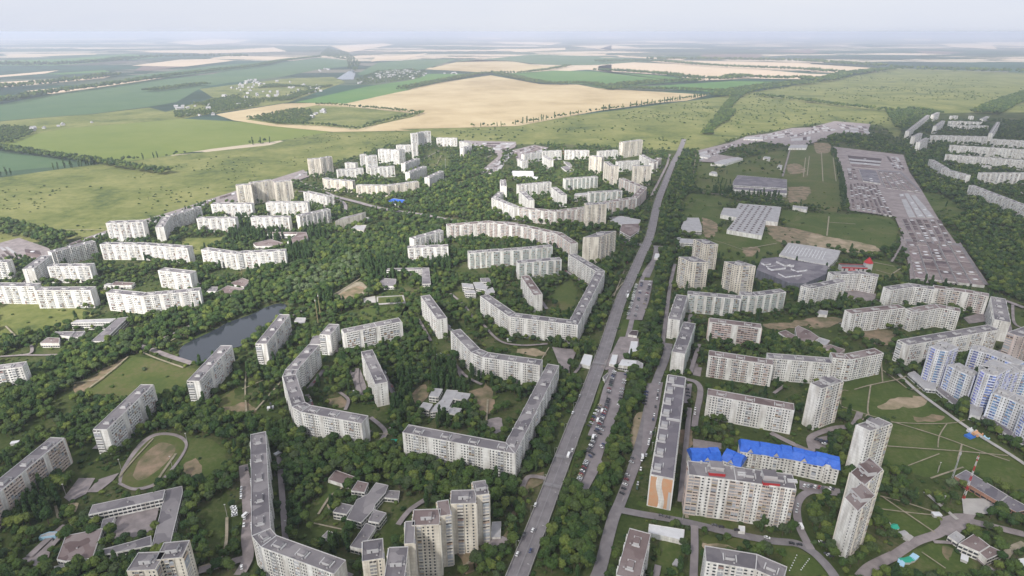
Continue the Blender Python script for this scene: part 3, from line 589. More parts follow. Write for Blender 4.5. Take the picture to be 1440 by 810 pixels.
def block(label, s, floors=9, style='panel', depth=12.5, cat='apartment block', name='apartment_block', fh=FH, group=None, lite=False, roof=None, wall=None, bal=None, par=.7, ends=True, house='small', z0=0, poly=None, pats=None):
    """outer roof-edge line drawn with the body on its left; one part per wing"""
    st = STY[style]; H = floors * fh + 1.0
    P = [Vector(p) for p in pts(s, H)]
    n = len(P); Q = []
    for i in range(n):
        if i == 0: d = (P[1] - P[0]).normalized(); Q.append(P[0] + Vector((-d.y, d.x)) * depth)
        elif i == n - 1: d = (P[-1] - P[-2]).normalized(); Q.append(P[-1] + Vector((-d.y, d.x)) * depth)
        else:
            u = (P[i] - P[i - 1]).normalized(); v = (P[i + 1] - P[i]).normalized(); nu = Vector((-u.y, u.x)); nv = Vector((-v.y, v.x))
            m = nu + nv; Q.append(P[i] + m * (depth / max(.3, m.dot(nu))))
    c = sum(P + Q, Vector((0, 0))) / (2 * n)
    root = thing(name, label, cat, (c.x, c.y, 0), group=group)
    rl = lambda p: (p[0] - c.x, p[1] - c.y)
    for i in range(n - 1):
        quad = [P[i], P[i + 1], Q[i + 1], Q[i]]; FOOT.append((('poly', [tuple(q) for q in quad]), 3.0))
        mb = MB(); inn = prism(mb, [rl(q) for q in quad], 0, H, par)
        wing = mb.build('wing', [wall or M[st[0]], M['parapet']], root); 
        rb = MB(); rb.face([(*q, H + .02) for q in inn]); rb.build('roof', M[roof or st[1]], wing)
        a, b = rl(P[i]), rl(P[i + 1]); qa, qb = rl(Q[i]), rl(Q[i + 1])
        bl = bal or st[5]
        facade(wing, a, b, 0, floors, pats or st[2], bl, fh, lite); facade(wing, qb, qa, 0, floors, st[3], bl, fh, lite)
        if ends and i == 0: facade(wing, qa, a, 0, floors, [st[4]], bl, fh, lite)
        if ends and i == n - 2: facade(wing, b, qb, 0, floors, [st[4]], bl, fh, lite)
        if house:
            L = (P[i + 1] - P[i]).length; k = max(1, round(L / 24)); d = (P[i + 1] - P[i]) / L; nn = Vector((-d.y, d.x)); rz = math.atan2(d.y, d.x)
            for j in range(k):
                if L < 9: break
                q = P[i] + d * (L * (j + .5) / k) + nn * depth * .5
                housing(wing, q.x - c.x, q.y - c.y, H + .03, rz, house, roof or st[1])
                q2 = P[i] + d * (L * (j + .5) / k + 2.5) + nn * depth * .22
                if not lite: housing(wing, q2.x - c.x, q2.y - c.y, H + .03, rz, 'vent', roof or st[1])
    if floors >= 9 and c.length < 1150 and P[0].y > 330: YARD.append((Q, P, label))
    return root, P, Q, H
def tower(label, s, floors=16, style='tower', **k):
    """three roof corners A B C, the fourth completes the parallelogram"""
    H = floors * FH + 1.0
    A, B, C = [Vector(p) for p in pts(s, H)]; D = A + C - B
    st = STY[style]; c = (A + C) / 2; wall = k.get('wall') or M[st[0]]
    root = thing('apartment_tower', label, 'apartment tower', (c.x, c.y, 0), group=k.get('group'))
    poly = [A, B, C, D]; FOOT.append((('poly', [tuple(q) for q in poly]), 3.0))
    mb = MB(); inn = prism(mb, [tuple(q - c) for q in poly], 0, H); body = mb.build('tower_body', [wall, M['parapet']], root)
    rb = MB(); rb.face([(*q, H + .02) for q in inn]); rb.build('roof', M[k.get('roof', st[1])], body)
    for i, pat in zip(range(4), k.get('pats', ['BBBNBBBB', 'WNLLWNWL', 'BBNB', 'WNLLWNWL'])):
        a, b = poly[i] - c, poly[(i + 1) % 4] - c
        facade(body, tuple(a), tuple(b), 0, floors, [pat], k.get('bal', st[5]), FH)
    d = (B - A).normalized(); rz = math.atan2(d.y, d.x)
    x_ = MB(); x_.box(-5.5, 5.5, -3.6, 3.6, 0, 3.4, 0, top_m=1); x_.box(-2, 2, -5, -3.602, 0, 2.2, 0, top_m=1); x_.build('lift_housing', [M['parapet'], M[k.get('roof', 'roof_grey')]], body, (0, 0, H + .03)).rotation_euler = (0, 0, rz); e = (C - B) * .28
    housing(body, e.x, e.y, H + .03, rz, 'vent', 'roof_grey'); housing(body, -e.x, -e.y, H + .03, rz, 'vent', 'roof_grey')
    return root
def low(label, polys, name='low_building', cat='building', wall='wall_white', group=None, windows=True, par=.35, grow=1.5):
    """flat roofed building of one or more wings: (height, roof polygon, roof material)"""
    R_ = []
    for k, (h, s, rm) in enumerate(polys):
        p = [Vector(q) for q in pts(s, h)]
        if sum(p[i - 1].x * p[i].y - p[i].x * p[i - 1].y for i in range(len(p))) < 0: p = p[::-1]
        R_.append((h - .03 * k, p, rm))
    allp = [q for _, p, _ in R_ for q in p]; c = sum(allp, Vector((0, 0))) / len(allp)
    root = thing(name, label, cat, (c.x, c.y, 0), group=group)
    for h, p, rm in R_:
        FOOT.append((('poly', [tuple(q) for q in p]), grow))
        mb = MB(); inn = prism(mb, [tuple(q - c) for q in p], 0, h, par); body = mb.build('wing', [M[wall], M['parapet'] if windows else M[wall]], root)
        rb = MB(); rb.face([(*q, h + .02) for q in inn]); rb.build('roof', M[rm], body)
        if windows:
            nf = max(1, int(h / 3.2))
            for i in range(len(p)):
                a, b = p[i] - c, p[(i + 1) % len(p)] - c
                if (b - a).length > 7: facade(body, tuple(a), tuple(b), -.5, nf, ['TTTTTTTT'], 'bal_w', 3.2, True)
        if len(p) <= 8 and windows:
            q = sum(p, Vector((0, 0))) / len(p) - c; housing(body, q.x, q.y, h + .03, .3, 'vent', rm)
    return root
B = block
# lower left and centre
B('nine-storey slab cut by the left edge beside the tall poplars', 'A5:-150,380 0,247 A4:432,650', 9, 'stripep')
B('nine-storey slab with striped balconies between the pond bank and the oval stadium', 'A4:718,594 1028,292', 9, 'stripe')
B('nine-storey slab at the lower end of the pond, dam road at its far corner', 'A4:1335,269 B4:220,30', 9, 'stripe')
B('nine-storey slab on the pond bank with the small brick hut at its far end', 'B3:452,734 606,537', 9, 'stripe')
B('C-shaped chain of nine-storey blocks opening towards the courtyard right of the pond', 'B4:735,22 578,192 560,236 622,442 680,476 1088,553', 9, 'long', name='apartment_chain')
B('short dark-roofed block joined behind the C-shaped chain, beside the yellow masts', 'B3:870,600 808,672', 9, 'stripe')
B('narrow freestanding slab inside the C-shaped courtyard, end wall with balcony stripes', 'B4:1085,72 1180,292', 9, 'panel')
B('nine-storey two-step slab on the green above the C-shaped courtyard', 'B3:972,664 1190,619 1357,585', 9, 'stripe')
B('freestanding slab between the school and the kindergarten, left of the big courtyard chain', 'C3:150,414 262,572', 9, 'panel')
B('chain along the left and top sides of the lower big courtyard', 'C3:350,648 C4:487,77 565,110 950,164', 9, 'long', name='apartment_chain')
B('long L-shaped pinkish chain closing the lower big courtyard towards the avenue trees', 'C4:28,614 785,757 1078,165', 9, 'long', name='apartment_chain', wall=None)
B('horseshoe chain of blocks around the upper big courtyard beside the avenue', 'C3:548,414 742,551 1203,609 1385,246 1185,128', 9, 'long', name='apartment_chain')
B('long curved white wall of blocks above the upper courtyard, bending down at its right end', 'C2:330,658 600,636 830,662 1060,712 1158,778', 9, 'court', name='apartment_chain')
B('slab standing inside the upper horseshoe courtyard, brown roof', 'C3:820,278 907,408', 9, 'panel', roof='roof_brown')
B('slab across the top of the upper horseshoe courtyard', 'C3:803,193 1095,170', 9, 'green')
B('stepped four-part slab left of the upper horseshoe courtyard', 'C3:473,128 625,116 760,108 885,98 1035,82', 9, 'green')
B('white slab behind the row of poplars at the edge of the ravine wood', 'C3:62,94 335,82', 9, 'white')
B('small white slab above the poplars, pointing away from the avenue', 'C2:105,747 303,690', 9, 'white')
B('long slab in the lower foreground running away from the camera left of the kindergarten', 'B4:345,627 B5:352,545 415,620 905,802', 9, 'long', name='apartment_chain')
tower('cream sixteen-storey tower beside the avenue just below the big crossing', 'C2:1240,735 1345,732 D2:125,692', 16)
tower('tall cream tower in front of the ring of blocks, left of the shopping hall', 'C2:1262,500 1262,518 1395,513', 16) if False else B('tall cream tower in front of the ring of blocks, left of the shopping hall', 'C2:1262,518 1395,512', 16, 'tower', 15, 'apartment tower', 'apartment_tower', house='lift')
# stepped towers at the bottom centre
for lb, s, d in (('grey-roofed right half of the stepped cream tower pair next to the avenue', 'N:965,205 1067,190', 15), ('grey-roofed left half of the stepped cream tower pair, taller part in front', 'N:775,268 968,262', 14),
                 ('brown-roofed tower, wide front part in the middle of the stepped row', 'N:480,432 690,425', 15), ('brown-roofed tower, narrow rear part in the middle of the stepped row', 'N:690,362 780,348', 15),
                 ('tower with white front at the left end of the stepped row by the kindergarten', 'N:103,705 265,680', 17), ('beige-ended tower part between the white-fronted one and the brown roofs', 'N:423,572 500,565', 20)):
    B(lb, s, 16, 'tower', d, 'apartment tower', 'apartment_tower', house='lift', roof='roof_brown' if 'brown-roofed' in lb else 'roof_grey', pats=['BLWWWB' if d != 20 else 'BBBB'])
B('flat-roofed tower part cut by the bottom edge, in front of the stepped cream row', 'N:268,850 425,842', 16, 'tower', 26, 'apartment tower', 'apartment_tower', house='lift')
B('yellowish tower cut by the bottom edge beside the school yard, left half', 'A5:848,780 1040,772', 12, 'tower', 15, 'apartment tower', 'apartment_tower', house='lift')
B('yellowish tower cut by the bottom edge beside the school yard, right half', 'A5:1040,708 1220,690', 12, 'tower', 15, 'apartment tower', 'apartment_tower', house='lift')
# right of the avenue, foreground
B('long ten-storey building with stepped roof and orange end wall', 'O:182,100 93,618', 10, 'orange', 17, fh=3.0, house=None)
B('nine-storey block butted against the far end of the orange-ended building', 'D3:578,585 D4:500,72', 9, 'green', 14)
B('slab beside the side street at its far end, below the twin cream towers', 'D3:530,402 475,565', 9, 'panel', 14)
B('thirteen-storey white and pink slab with two red attic boxes in front of the blue roofs', 'L:95,345 430,388 860,450', 13, 'slab13', 17, fh=2.85, house='small')
B('brown-roofed block cut by the bottom edge beside the white garage', 'D5:215,492 125,806', 9, 'panel', 15, roof='roof_brown')
B('white block with grey roof cut by the bottom edge, below the play park', 'D5:728,716 1060,772 1240,850', 9, 'panel', 14)
B('nine-storey slab right of the long side street block, above the blue roofs', 'D4:735,362 1320,467', 9, 'long', roof='roof_brown')
B('long slab of the middle right quarter, left half with maroon roof', 'D4:745,97 1180,162', 9, 'court')
B('long slab of the middle right quarter, right half with grey roof', 'D4:1150,117 E4:147,150', 9, 'long')
B('bent slab of the middle right quarter standing beside the long footpath', 'E4:148,113 270,126 490,82', 9, 'panel', roof='roof_brown')
B('nine-storey slab with pale balconies below the angled white row', 'D3:750,587 1100,630', 9, 'stripep', roof='roof_brown')
B('white row below the twin towers, straight left part', 'D3:607,402 965,434', 9, 'green')
B('white row below the mall, angled right part', 'D3:965,407 1070,412 1265,387', 9, 'green')
tower('cream tower right of the avenue crossing, farthest of the three', 'D3:645,32 725,68 810,68', 16, pats=['WNLLWN', 'WNLLWN', 'WN', 'WN'])
tower('cream tower right of the avenue crossing, nearest to the avenue trees', 'D3:545,150 625,185 745,187', 16, pats=['WNLLWN', 'WNLLWN', 'WN', 'WN'])
tower('cream tower right of the avenue crossing, next to the dark mall', 'D3:850,182 935,210 1062,212', 16, pats=['WNLLWN', 'WNLLWN', 'WN', 'WN'])
tower('blank-walled tower at the upper corner of the green, beside the maroon-roofed slab', 'E4:0,283 75,320 218,270', 16, wall=M['wall_white'])
tower('blank-walled tower standing alone at the lower end of the green', 'M:262,98 330,130 438,93', 16, wall=M['wall_white'])
tower('rear tower of the close pair at the lower right', 'M:232,335 300,400 393,320', 16, wall=M['wall_white'], roof='roof_brown')
tower('front tower of the close pair at the lower right, red awning at its foot', 'M:202,458 268,528 354,448', 16, wall=M['wall_white'], roof='roof_brown')
# upper right quarter
B('angled white slab beside the dark mall, balconies facing left', 'D3:1362,345 1429,365 E3:238,315', 9, 'panel')
B('zigzag white slab between the mall and the red-domed church', 'E3:150,272 330,264 448,287', 9, 'panel')
B('slab left of the long serpentine row, striped end wall', 'E3:537,374 690,351 830,372', 9, 'panel')
B('long serpentine row under the garage rows', 'E3:830,361 1040,389 1195,417', 9, 'court')
B('curved end of the serpentine row running down towards the blue towers', 'E3:1205,415 1230,570', 9, 'panel', 16)
B('zigzag pinkish slab, left half', 'E3:275,534 634,493', 9, 'panel', roof='roof_brown')
B('zigzag pinkish slab, right half', 'E3:634,497 690,524 868,494 1003,519', 9, 'panel', roof='roof_brown')
B('long slab directly behind the blue and white complex', 'E3:655,744 1262,638', 9, 'stripe', 14)
B('pink block cut by the right edge above the blue and white complex', 'E3:1412,690 1520,650', 12, 'tower', 14, wall=M['wall_pink'], bal='bal_p')
# blue and white complex
for lb, s, f, d in (('blue and white tower at the upper left corner of the new complex', 'K:182,82 232,106 300,118 376,90', 14, 17), ('lower blue and white block between the two tall ones', 'K:298,207 375,250 458,287', 10, 15),
                    ('tall blue and white tower with rounded corner above the round shop', 'K:515,238 560,270 625,281 735,222', 14, 18), ('lower blue and white block nearest to the lower right edge', 'K:598,396 700,432 812,484', 10, 16),
                    ('long blue and white block at the back of the new complex', 'K:455,102 580,136 760,208', 10, 15), ('blue and white block cut by the right edge', 'K:700,272 790,250 880,262', 12, 15),
                    ('blue and white block at the bottom right of the new complex, cut by the edge', 'K:800,500 880,560 950,600', 10, 15)):
    B(lb, s, f, 'blue', d, 'apartment tower', 'apartment_tower', fh=2.95, house='lift')
# blue roofs
BLUE = [B('cream five-storey building under a steep blue roof, long row behind the thirteen-storey slab', 'L:463,180 600,200 830,238 1165,312', 5, 'court', 15, 'apartment block', house=None, bal='bal_w', wall=M['wall_white'], pats=['NNWNLNWNN']),
        B('blue-roofed wing hidden behind the left end of the thirteen-storey slab', 'L:120,250 325,248', 5, 'court', 15, 'apartment block', house=None, wall=M['wall_white']),
        B('short blue-roofed wing with a pale gable joining the two blue-roofed rows', 'L:326,240 458,292', 5, 'court', 15, 'apartment block', house=None, wall=M['wall_white'], roof='roof_blue')]
def mansard(bl):
    root, P, Q, H = bl; c = Vector(root.location[:2])
    wings = [o for o in root.children]
    for i in range(len(P) - 1):
        mb = MB(); a, b, e, f = [Vector(v) - c for v in (P[i], P[i + 1], Q[i + 1], Q[i])]
        L = (b - a).length; d = (b - a) / L; n = Vector((-d.y, d.x)); D = (f - a).dot(n); wl = wings[i]
        z0 = H + .75; z1 = H + 6.2; o = .5; A_ = a - n * o; D_ = f + n * o
        F3 = lambda p, z: (p.x, p.y, z)
        nb = max(1, round(L / 8))
        for j in range(nb):
            zt_ = H + (6.0, 5.3, 6.5)[j % 3]; ov = (.5, 1.1, .45)[j % 3]; u0 = L * j / nb - .9; u1 = L * (j + 1) / nb + .9
            p0, p1, p2, p3 = a + d * u0 - n * ov, a + d * u1 - n * ov, a + d * u1 + n * (D + ov), a + d * u0 + n * (D + ov); ins_ = 1.0
            r0, r1, r2, r3 = p0 + d * ins_ + n * (D * .30), p1 - d * ins_ + n * (D * .30), p2 - d * ins_ - n * (D * .30), p3 + d * ins_ - n * (D * .30); z_ = z0 - .06 * (j % 3)
            for q4 in ((p0, p1, r1, r0), (p1, p2, r2, r1), (p2, p3, r3, r2), (p3, p0, r0, r3)): mb.face([F3(q4[0], z_), F3(q4[1], z_), F3(q4[2], zt_), F3(q4[3], zt_)])
            mb.face([F3(r0, zt_), F3(r1, zt_), F3(r2, zt_), F3(r3, zt_)])
        # cross gables over each bay
        k = max(1, int(L / 13)); 
        for j in range(k):
            g = A_ + d * (L * (j + .5) / k); w2 = 3.6 if j % 2 else 2.6; tip = g + n * (D * .36); zt = z1 - (.3 if j % 2 else 1.4)
            l_, r_ = g - d * w2, g + d * w2; bl_, br_ = l_ + n * D * .5, r_ + n * D * .5; tb = g + n * D * .5; gf = g - n * .15
            mb.face([F3(l_ - n * .15, z0 + .05), F3(r_ - n * .15, z0 + .05), F3(gf, zt)], 1)
            mb.face([F3(r_ - n * .15, z0), F3(br_, z0), F3(tb, zt), F3(gf, zt)]); mb.face([F3(bl_, z0), F3(l_ - n * .15, z0), F3(gf, zt), F3(tb, zt)])
            wnd = MB(); gg = a + d * (L * (j + .5) / k)
            if j % 3 == 1:
                t = MB(); x = gg - d * 1.6 - n * 1.4; y = gg + d * 1.6 - n * 1.4; x2 = gg + d * 1.6; y2 = gg - d * 1.6
                for p, q in ((x, y), (y, x2), (y2, x)): t.wall(tuple(p), tuple(q), 0, H + 4.2, 0)
                t.face([F3(x, H + 4.2), F3(y, H + 4.2), F3(x2, H + 6.4), F3(y2, H + 6.4)], 1)
                for fl in range(5): 
                    u = gg - n * 1.45; t.face([F3(u - d * .5, fl * 2.8 + 1.6), F3(u + d * .5, fl * 2.8 + 1.6), F3(u + d * .5, fl * 2.8 + 2.9), F3(u - d * .5, fl * 2.8 + 2.9)], 2)
                t.build('stair_bay', [M['wall_white'], M['roof_blue'], M['glass']], wl)
        mb.build('blue_roof', [M['roof_blue'], M['wall_cream']], wl)
for b_ in BLUE[:2]: mansard(b_)
mansard(BLUE[2])
# red attic boxes and orange end wall
def on_roof(root, s, h, size, mats, name, dz=0, rz=0):
    c = Vector(root.location[:2]); p = Vector(pts(s, h)[0]) - c; sx, sy, sz = size
    mb = MB(); mb.box(-sx / 2, sx / 2, -sy / 2, sy / 2, 0, sz, 0, top_m=1); o = mb.build(name, mats, root, (p.x, p.y, h + dz)); o.rotation_euler = (0, 0, rz); return o
slab = [o for o in bpy.data.objects if o.get('label', '').startswith('thirteen')][0]; H13 = 13 * 2.85 + 1
for s in ('L:293,345', 'L:678,415'):
    on_roof(slab, s, H13, (12, 2.6, 2.6), [M['red'], M['roof_grey']], 'red_attic_box', 0, R(-8)); 
for s in ('L:290,300', 'L:665,362'): on_roof(slab, s, H13, (10, 8, 4.4), [M['parapet'], M['roof_grey']], 'stair_penthouse', 0, R(-8))
for s in ('L:182,262', 'L:235,290', 'L:396,300', 'L:555,325', 'L:612,350', 'L:775,370', 'L:722,375'): on_roof(slab, s, H13, (1.4, 1.4, 2.2), [M['parapet'], M['parapet']], 'chimney', 0, .2)
for s in ('L:475,335', 'L:475,350', 'L:828,385', 'L:832,397'): on_roof(slab, s, H13, (7, 1.4, 1.2), [M['parapet'], M['parapet']], 'parapet_wall', 0, R(-8))
ob = [o for o in bpy.data.objects if o.get('label', '').startswith('long ten-storey')][0]; Ho = 31.0
PO = [Vector(p) for p in pts('O:182,100 93,618', Ho)]; d_ = (PO[1] - PO[0]).normalized(); n_ = Vector((-d_.y, d_.x)); Lo = (PO[1] - PO[0]).length; rzo = math.atan2(d_.y, d_.x); co = Vector(ob.location[:2])
for k in range(8):
    q = PO[0] + d_ * (Lo * (k + .5) / 8) + n_ * 4.2
    mb = MB(); mb.box(-2.2, 2.2, -2.6, 2.6, 0, 3.0, 0, top_m=1); mb.box(2.2, 5.5, -4, -3.4, 0, 1.5, 0); mb.box(-6, -2.3, 3.6, 4.2, 0, 1.6, 0); mb.box(5.0, 5.6, -3.4, 3, 0, 1.6, 0)
    o = mb.build('stair_penthouse', [M['parapet'], M['roof_light']], ob, (q.x - co.x, q.y - co.y, Ho + .03)); o.rotation_euler = (0, 0, rzo)
for k in (1, 4):
    q = PO[0] + d_ * (Lo * k / 8 * 1.0) + n_ * 11; mb = MB(); mb.box(-.5, .5, -6, 5.5, 0, 2.0, 0); o = mb.build('fire_wall', [M['parapet']], ob, (q.x - co.x, q.y - co.y, Ho + .03)); o.rotation_euler = (0, 0, rzo)
# orange end: two orange fields either side of a wavy white band
e0 = PO[1] - co; mb = MB(); out = d_ * .06
def ez(t, z): p = e0 + n_ * (17 * t) + out; return (p.x, p.y, z)
zs = [1.2 + i * (Ho - 2) / 12 for i in range(13)]
for z0_, z1_ in zip(zs, zs[1:]):
    wv = lambda z: .10 * math.sin(z / Ho * 5.2 + .5)
    mb.face([ez(.01, z0_), ez(.36 + wv(z0_), z0_), ez(.36 + wv(z1_), z1_), ez(.01, z1_)], 0)
    mb.face([ez(.62 + wv(z0_), z0_), ez(.99, z0_), ez(.99, z1_), ez(.62 + wv(z1_), z1_)], 0)
mb.build('orange_cladding', [M['wall_orange']], ob)
mb = MB(); p_ = e0 + n_ * 14.6 + out; q_ = e0 + n_ * 16.6 + out
mb.v and None; mb.wall(tuple(p_), tuple(q_), 0, 18, 0); mb.build('white_flue', [M['parapet']], ob, (d_.x * .05, d_.y * .05, 0))
# upper left quarters
for lb, s, f, st, dp in (
 ('nine-storey slab cut by the left edge beyond the dark wooded strip', 'A4:-60,202 150,174', 9, 'panel', 12.5),
 ('broad twelve-storey white building at the edge of the meadow, ribbed front', 'A2:707,640 955,632', 12, 'white', 16),
 ('narrow-ended slab right of the broad ribbed building', 'A2:1097,664 1142,592', 9, 'panel', 14), ('greyish slab along the meadow road, right of the narrow-ended one', 'A2:1142,592 1350,530', 9, 'panel', 13),
 ('very long white slab below the broad ribbed building', 'A3:667,68 935,70 1255,93', 9, 'white', 13), ('greyish slab facing left beside the garages by the meadow', 'A3:345,122 640,48', 9, 'panel', 13),
 ('white three-section slab with dark side wall right of the small end-on slab', 'A3:315,217 600,213', 9, 'white', 13), ('end-on slab with blank cream end near the left garages', 'A3:226,228 345,138', 9, 'panel', 15),
 ('slab cut by the left edge beside the end-on slab', 'A3:-70,190 45,188', 9, 'panel', 13), ('long white slab at the left edge, upper one of the overlapping pair', 'A3:-90,346 228,350', 9, 'white', 13),
 ('long white slab, lower one of the overlapping pair above the dry lawn', 'A3:230,377 605,374', 9, 'white', 13), ('zigzag white slab above the pond wood', 'A3:708,390 945,414 1075,403 1335,378', 9, 'white', 12.5),
 ('short white slab with brown roof above the zigzag one', 'A3:1057,242 1272,266', 9, 'white', 13), ('zigzag white slab at the edge of the ravine wood', 'B3:12,102 245,133 300,125 575,113', 9, 'white', 12.5),
 ('white slab right of the greyish meadow slabs, upper row', 'B2:77,512 350,512', 9, 'white', 13), ('white slab below the cream towers, upper row', 'B2:445,502 725,503', 9, 'white', 13),
 ('long white slab beside the small green field', 'A2:1315,609 B2:240,609', 9, 'white', 13), ('white slab behind the poplars above the school', 'B2:343,602 600,602', 9, 'white', 13),
 ('angled white slab right of the poplars', 'B2:672,594 880,547', 9, 'panel', 13), ('white slab with grey end right of the cream towers', 'B2:697,430 852,464 905,455', 9, 'panel', 14),
 ('cream tower by the meadow, left one with ribbed front', 'B2:243,388 345,382', 16, 'tower', 14), ('cream tower by the meadow, joined to the left ribbed one', 'B2:347,372 490,352', 16, 'tower', 14),
 ('cream tower by the meadow, freestanding right one', 'B2:505,368 620,356', 16, 'tower', 14), ('tall cream pair of towers farther along the meadow edge', 'B2:727,212 812,207 890,193', 16, 'tower', 14),
 ('pale slab below the tall cream pair', 'B2:825,337 850,347 1025,360', 9, 'tower', 13), ('small white slab right of the tall cream pair', 'B2:920,284 1100,273', 9, 'white', 13),
 ('small end-on block behind the small white slab', 'B2:975,235 1045,240', 9, 'panel', 14), ('white tower at the meadow edge, left of the far cluster', 'B2:1075,182 1120,180', 12, 'white', 13),
 ('white tower in front of the far cluster, left one', 'B2:1118,192 1192,186', 16, 'white', 14), ('white tower in front of the far cluster, middle one', 'B2:1197,145 1335,150 1378,143', 14, 'white', 14),
 ('white slab under the white towers of the far cluster', 'B2:1143,270 1310,260', 9, 'white', 13), ('long bent cream slab above the blue-roofed hall', 'B2:1050,387 1255,390 1429,367 C2:137,361', 9, 'tower', 12.5)):
    B(lb, s, f, st, dp, 'apartment tower' if f > 11 else 'apartment block', 'apartment_tower' if f > 11 else 'apartment_block')
for lb, s, f, st, dp in (
 ('tall stepped tower cluster at the far corner of the housing, by the wheat field', 'Q:210,62 275,58 335,42 410,36', 16, 'white', 14), ('brilliant white tower in front of the far stepped cluster', 'Q:215,160 275,157', 16, 'white', 14),
 ('white row behind the brilliant white tower', 'Q:50,182 215,180', 9, 'white', 13), ('far slab turned away from the meadow, uppermost of three', 'Q:145,370 298,318', 9, 'panel', 13),
 ('far slab turned away from the meadow, middle of three', 'Q:190,463 370,399', 9, 'panel', 13), ('far slab turned away from the meadow, nearest of three by the ravine', 'Q:395,517 545,448', 9, 'panel', 13),
 ('white slab by the far field right of the stepped cluster', 'Q:468,106 680,109', 9, 'white', 13), ('small slab at the head of the ravine', 'Q:748,210 838,186', 9, 'panel', 13),
 ('pale slab behind the small slab at the head of the ravine', 'Q:703,140 800,160', 9, 'panel', 13)):
    B(lb, s, f, st, dp, 'apartment tower' if f > 11 else 'apartment block', 'apartment_tower' if f > 11 else 'apartment_block')
for lb, s, f, st, dp in (
 ('small end-on block at the left of the ring of blocks', 'R:72,340 78,390', 9, 'panel', 13), ('curved left part of the ring of blocks', 'R:55,432 5,480 178,550', 9, 'long', 12.5),
 ('long lower arc of the ring of blocks, turning up beside the avenue', 'R:205,558 490,585 725,557 890,513 1110,480 1187,398 1010,326', 9, 'court', 12.5), ('slab inside the ring, left one', 'R:213,427 288,497', 9, 'panel', 12.5),
 ('slab across the ring, behind the left inner slab', 'R:212,384 462,361', 9, 'panel', 12.5), ('slab inside the ring, right one with pale end', 'R:457,397 536,458', 9, 'panel', 13),
 ('white slab inside the ring below the kindergarten', 'R:565,338 815,319', 9, 'green', 12.5), ('white slab inside the ring beside the tall front tower', 'R:750,441 1000,426', 9, 'green', 12.5),
 ('cream tower behind the ring, leftmost of the group', 'R:748,160 842,172', 16, 'tower', 15), ('cream tower behind the ring, with a long side wing', 'R:858,202 905,238 972,238', 16, 'tower', 14),
 ('cream tower behind the ring, close to the avenue', 'R:1085,238 1220,240', 16, 'tower', 14), ('lone tall tower at the far edge of the housing by the meadow', 'R:1005,58 1155,38', 16, 'tower', 15),
 ('block beside the far end of the avenue, facing left', 'R:1128,150 1235,205', 9, 'panel', 13), ('short brown-roofed block next to the far end of the avenue', 'R:1240,215 1298,175', 9, 'court', 13),
 ('slab between the two cream towers near the avenue', 'R:965,207 1135,196', 9, 'panel', 13), ('white row along the far meadow, left part', 'R:255,150 390,127 540,119', 9, 'white', 12),
 ('white row along the far meadow, middle part', 'R:562,119 750,120', 9, 'white', 12), ('white row along the far meadow, right part', 'R:820,127 968,117', 9, 'white', 12),
 ('small white slab behind the flat white school', 'R:203,182 240,202 285,197', 9, 'panel', 12), ('small narrow slab beside the far kindergarten', 'R:390,157 445,192', 9, 'panel', 12)):
    B(lb, s, f, st, dp, 'apartment tower' if f > 11 else 'apartment block', 'apartment_tower' if f > 11 else 'apartment_block')
for lb, s, f, st in (
 ('long pale row of the far right quarter, top row left part', 'P:205,207 610,217', 9, 'panel'), ('pale row of the far right quarter, top row right part', 'P:632,234 880,247', 9, 'panel'),
 ('pale row of the far right quarter, second row', 'P:335,277 900,312', 9, 'panel'), ('pale row of the far right quarter, third row', 'P:303,344 880,387', 9, 'panel'),
 ('bright white slab at the right edge below the pale rows', 'P:560,477 900,477', 9, 'white'), ('slab facing the wood, upper one of the line along the wood edge', 'P:185,377 290,440', 9, 'panel'),
 ('slab facing the wood, middle one of the line with bright end wall', 'P:275,442 450,490', 9, 'panel'), ('long slab facing the wood, lowest one of the line at the right edge', 'P:468,560 880,718', 9, 'panel'),
 ('row of towers facing away at the top left of the far right quarter', 'P:45,177 190,62', 9, 'white'), ('small end-on slab near the top of the far right quarter', 'P:222,60 262,42', 9, 'white'),
 ('end-on slab beside the dark grove, left one', 'P:88,215 140,190', 12, 'panel'), ('end-on slab beside the dark grove, right one', 'P:125,255 185,225', 12, 'panel'),
 ('warm white slab left of the low rows near the far meadow', 'P:240,142 300,102', 9, 'white'), ('low white row nearest the far meadow, left', 'P:335,106 440,106', 5, 'white'),
 ('low white row nearest the far meadow, right', 'P:447,108 560,112', 5, 'white'), ('low white row second from the far meadow, left', 'P:320,131 460,138', 5, 'white'),
 ('low white row second from the far meadow, right', 'P:475,136 610,139', 5, 'white'), ('small white block at the very far edge, middle', 'P:468,68 505,70', 5, 'white'),
 ('small white block at the very far edge, right', 'P:570,90 615,70', 5, 'white'), ('small white block at the very far edge, left', 'P:350,68 392,66', 5, 'white'), ('warm block at the right end of the low rows', 'P:640,192 690,112', 9, 'white'),
 ('small pinkish block among the trees of the far right quarter', 'P:585,425 632,425', 5, 'court')):
    B(lb, s, f, st, 12, lite=True)
